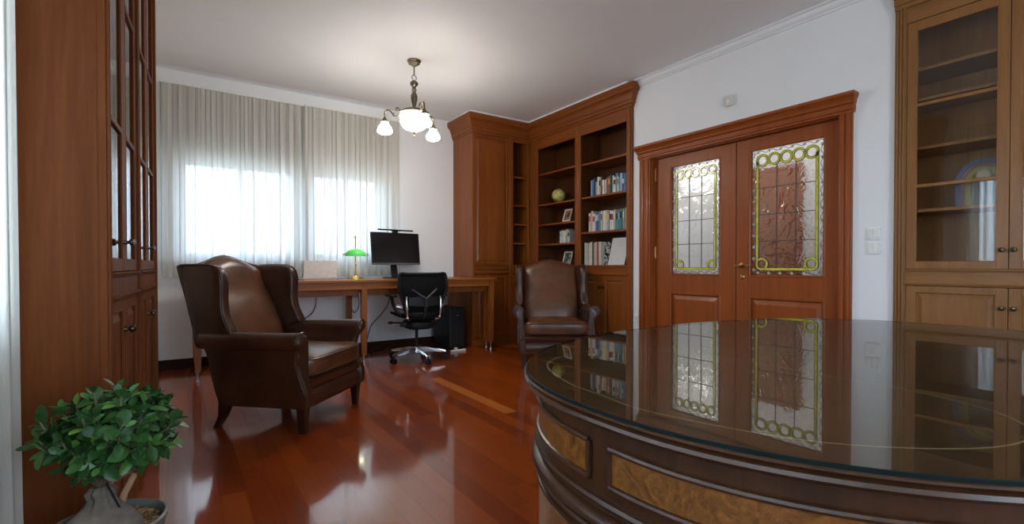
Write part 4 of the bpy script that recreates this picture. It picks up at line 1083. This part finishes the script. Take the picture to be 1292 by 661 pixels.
for p, d in tips:
    n = rr.randint(6, 9); ax = (d + Vector((0, 0, .55))).normalized(); u0 = ax.orthogonal().normalized(); v0 = ax.cross(u0); a0 = rr.uniform(0, 6)
    for k in range(n):
        a = a0 + k * 2.4; el = rr.uniform(.1, .95) if k < n - 2 else rr.uniform(.9, 1.3)
        dv = (u0 * math.cos(a) + v0 * math.sin(a)) * math.cos(el) + ax * math.sin(el)
        L = rr.uniform(.032, .050) * (1 if k < n - 2 else .7)
        leaf(p + dv * .006 - ax * .006 * (n - k), dv, ax + Vector((0, 0, .3)), L, L * rr.uniform(.27, .34))
obj('foliage', b, M['leaf'], fc, smooth=True, auto=False)
b = NB(); tube(b, smooth_path([(.045, -.02, .33), (.022, -.03, .40), (.0, -.03, .46)], 5), .0022, 6); obj('support_wire', b, M['black'], fc, smooth=True)

b = NB(); tube(b, [(.020, .02, .36), (.030, .03, .40), (.052, .04, .445)], [.011, .009, .008], 8); obj('cut_stem', b, plain('cut_stem_bark', (.40, .22, .12), .7, var=.3), fc, smooth=True)
# ------------------------------------------------------------------ curved executive desk
EX, EY = 1.462, .52; EA = .937; EB1, EB2 = .650, .648
NSEG = 400
def eoutline(off=0.0):
    pts = []
    for k in range(NSEG):
        t = 2 * PI * k / NSEG; c, s = math.cos(t), math.sin(t)
        n = 2.35 if s > 0 else 2.12
        x = EA * math.copysign(abs(c) ** (2 / n), c); y = (EB1 if s > 0 else EB2) * math.copysign(abs(s) ** (2 / n), s)
        pts.append(Vector((x, y)))
    # resample by arc length
    acc = [0]
    for i in range(NSEG): acc.append(acc[-1] + (pts[(i + 1) % NSEG] - pts[i]).length)
    T = acc[-1]; out = []; j = 0
    for k in range(NSEG):
        target = T * k / NSEG
        while acc[j + 1] < target: j += 1
        f = (target - acc[j]) / (acc[j + 1] - acc[j]); out.append(pts[j].lerp(pts[(j + 1) % NSEG], f))
    return out, T
EO, EP = eoutline()
EN = []
for i in range(NSEG):
    t = EO[(i + 3) % NSEG] - EO[i - 3]; EN.append(Vector((t.y, -t.x)).normalized())
def eoff(i, d): p = EO[i % NSEG] + EN[i % NSEG] * d; return p.x, p.y
def ering(d, z, i0=0, i1=NSEG): return [(*eoff(i, d), z) for i in range(i0, i1)]
ed = thing('executive_desk', 'large oval walnut desk with burl panels in the right foreground', 'desk', (EX, EY, 0))
GT = .777
def eslab(prof, mat, name, parent, cap=True):
    b = NB(); loft(b, [ering(d, z) for d, z in prof], cap=cap); return obj(name, b, mat, parent, smooth=True)
gt = eslab([(-.006, GT - .0066), (-.005, GT - .006), (-.005, GT - .001), (-.006, GT)], [M['tabletop_glass'], M['glassedge']], 'glass_top', ed)
for f in gt.data.polygons:
    if abs(f.normal.z) < .8: f.material_index = 1
eslab([(-.037, .741), (-.030, .742), (-.024, .744), (-.022, .747), (-.016, .748), (-.005, .7505), (-.001, .7555), (-.003, .7605), (-.009, .763), (-.009, .7645), (-.003, .7655), (-.001, .768), (-.003, .770)], M['exec'], 'table_top', ed)
eslab([(-.0055, .7696), (-.0055, .7702)], M['exectop'], 'top_veneer', ed)
eslab([(-.06, .0), (-.06, .001), (-.036, .002), (-.036, .7445)], M['exec'], 'body', ed)
eslab([(-.038, 0.0), (-.020, .001), (-.020, .075), (-.024, .082), (-.028, .095), (-.038, .10)], M['exec'], 'plinth', ed)
# waist mouldings
b = NB()
for zs in ([(-.037, .646), (-.028, .645), (-.025, .640), (-.028, .635), (-.037, .634)], [(-.037, .624), (-.026, .622), (-.019, .614), (-.018, .606), (-.023, .600), (-.037, .598)], [(-.037, .594), (-.028, .592), (-.025, .587), (-.028, .583), (-.037, .582)]):
    rings = [[(*eoff(i, d), z - .022) for d, z in zs] for i in range(NSEG)]; loft(b, rings, loop=True)
obj('waist_moulding', b, M['exec'], ed, smooth=True)
b = NB()
zs = [(-.037, .716), (-.024, .722), (-.014, .7225), (-.030, .7225)]
# inlay lines under the glass
OV = [(.605, .52), (.612, .608), (.628, .732), (.70, .88), (.83, .95), (.97, .945), (1.061, .88), (1.112, .707), (1.115, .50), (1.107, .34), (1.07, .22), (1.0, .157), (.909, .143), (.80, .185), (.687, .289), (.635, .40)]
b.free()
for mir in (1, -1):
    b = NB(); P = smooth_path([((x - EX) * mir, y - EY, 0) for x, y in OV], 8, True); rings = []
    for i in range(len(P)):
        t = (P[(i + 1) % len(P)] - P[i - 1]).normalized(); n = Vector((t.y, -t.x, 0)) * .0016
        rings.append([(P[i].x + s * n.x, P[i].y + s * n.y, z) for s, z in ((-1, .77015), (1, .77015), (1, .7703), (-1, .7703))])
    loft(b, rings, loop=True); obj('inlay_line', b, M['inlay'], ed)
# panels: 8 along the outline, stile centred on the left tip
half = NSEG // 2
edges8 = [half - 2 + round(NSEG * k / 8) for k in range(8)]
for k in range(8):
    i0 = edges8[k] + 2; i1 = edges8[(k + 1) % 8] - 2
    if i1 < i0: i1 += NSEG
    for (z0, z1) in ((.648, .709), (.125, .545)):
        b = NB(); rings = [[(*eoff(i, -.037), z0), (*eoff(i, -.0335), z0), (*eoff(i, -.0335), z1), (*eoff(i, -.037), z1)] for i in range(i0, i1 + 1)]
        loft(b, rings); pn = obj('burl_panel', b, M['burl'], ed, smooth=True)
        b = NB(); d = -.033
        pts = [(*eoff(i, d), z1) for i in range(i0, i1 + 1)] ; pts2 = [(*eoff(i, d), z0) for i in range(i1, i0 - 1, -1)]
        tube(b, pts, .0055, 8); tube(b, pts2, .0055, 8); tube(b, [pts[0], pts2[-1]], .0055, 8); tube(b, [pts[-1], pts2[0]], .0055, 8)
        obj('panel_bead', b, M['exec'], pn, smooth=True)

# ------------------------------------------------------------------ light, sky, camera
w = bpy.data.worlds.new('sky'); scene.world = w; w.use_nodes = True; nt = w.node_tree; nt.nodes.clear()
out = nt.nodes.new('ShaderNodeOutputWorld'); bg = nt.nodes.new('ShaderNodeBackground')
tc = nt.nodes.new('ShaderNodeTexCoord'); sx = nt.nodes.new('ShaderNodeSeparateXYZ'); nt.links.new(tc.outputs['Generated'], sx.inputs[0])
r = ramp(nt, [(0, (.24, .28, .28)), (.49, (.48, .56, .60)), (.52, (.68, .85, 1.0)), (1, (.56, .76, 1.0))])
mr = N(nt, 'ShaderNodeMapRange'); mr.inputs['From Min'].default_value = -1; nt.links.new(sx.outputs[2], mr.inputs[0]); nt.links.new(mr.outputs[0], r.inputs[0])
nt.links.new(r.outputs[0], bg.inputs[0]); bg.inputs[1].default_value = SKY; nt.links.new(bg.outputs[0], out.inputs[0])
def portal(name, loc, rot, sx_, sy_):
    l = bpy.data.lights.new(name, 'AREA'); l.shape = 'RECTANGLE'; l.size = sx_; l.size_y = sy_; l.cycles.is_portal = True
    o = bpy.data.objects.new(name, l); COL.objects.link(o); o.location = loc; o.rotation_euler = rot
for x0, x1 in WIN: portal('window_portal', ((x0 + x1) / 2, WY + .26, (WZ0 + WZ1) / 2), (-PI / 2, 0, 0), x1 - x0, WZ1 - WZ0)
portal('window_portal', (LX - .26, (LW[0] + LW[1]) / 2, (LZ[0] + LZ[1]) / 2), (0, -PI / 2, 0), LZ[1] - LZ[0], LW[1] - LW[0])
for x0, x1 in FILL_WIN: portal('window_portal', ((x0 + x1) / 2, BY - .26, (BZ[0] + BZ[1]) / 2), (PI / 2, 0, 0), x1 - x0, BZ[1] - BZ[0])
def lamp(name, loc, power, col, r=.06):
    l = bpy.data.lights.new(name, 'POINT'); l.energy = power; l.color = col; l.shadow_soft_size = r
    o = bpy.data.objects.new(name, l); COL.objects.link(o); o.location = loc
lamp('fill_light', (1.9, -1.0, 2.35), FILL_POWER, (1, .985, .97), .2)  # added fill behind the camera, no fixture; lifts room brightness
lamp('hallway_fill', (4.85, 1.9, 2.6), HALL, (1, .95, .88), .15)  # unseen fill pair added so the hall reads bright through the door glass
lamp('hallway_fill', (4.85, 3.6, 2.6), HALL, (1, .95, .88), .15)  # second added hall fill, no fixture

cam = bpy.data.cameras.new('camera'); co = bpy.data.objects.new('camera', cam); COL.objects.link(co); scene.camera = co
cam.sensor_width = 36; cam.sensor_fit = 'HORIZONTAL'; cam.lens = 610 / 1292 * 36
ph = math.radians(.65)
co.location = (0, 0, 1.0); co.rotation_euler = (PI / 2 - ph, 0, -math.radians(34.3))
cam.shift_y = (335 + 610 * math.tan(ph) - 330.5) / 1292; cam.clip_start = .02
vs = scene.view_settings
vs.view_transform = 'Standard'; vs.look = 'None'; vs.gamma = 1; vs.use_curve_mapping = False; vs.exposure = EXPO
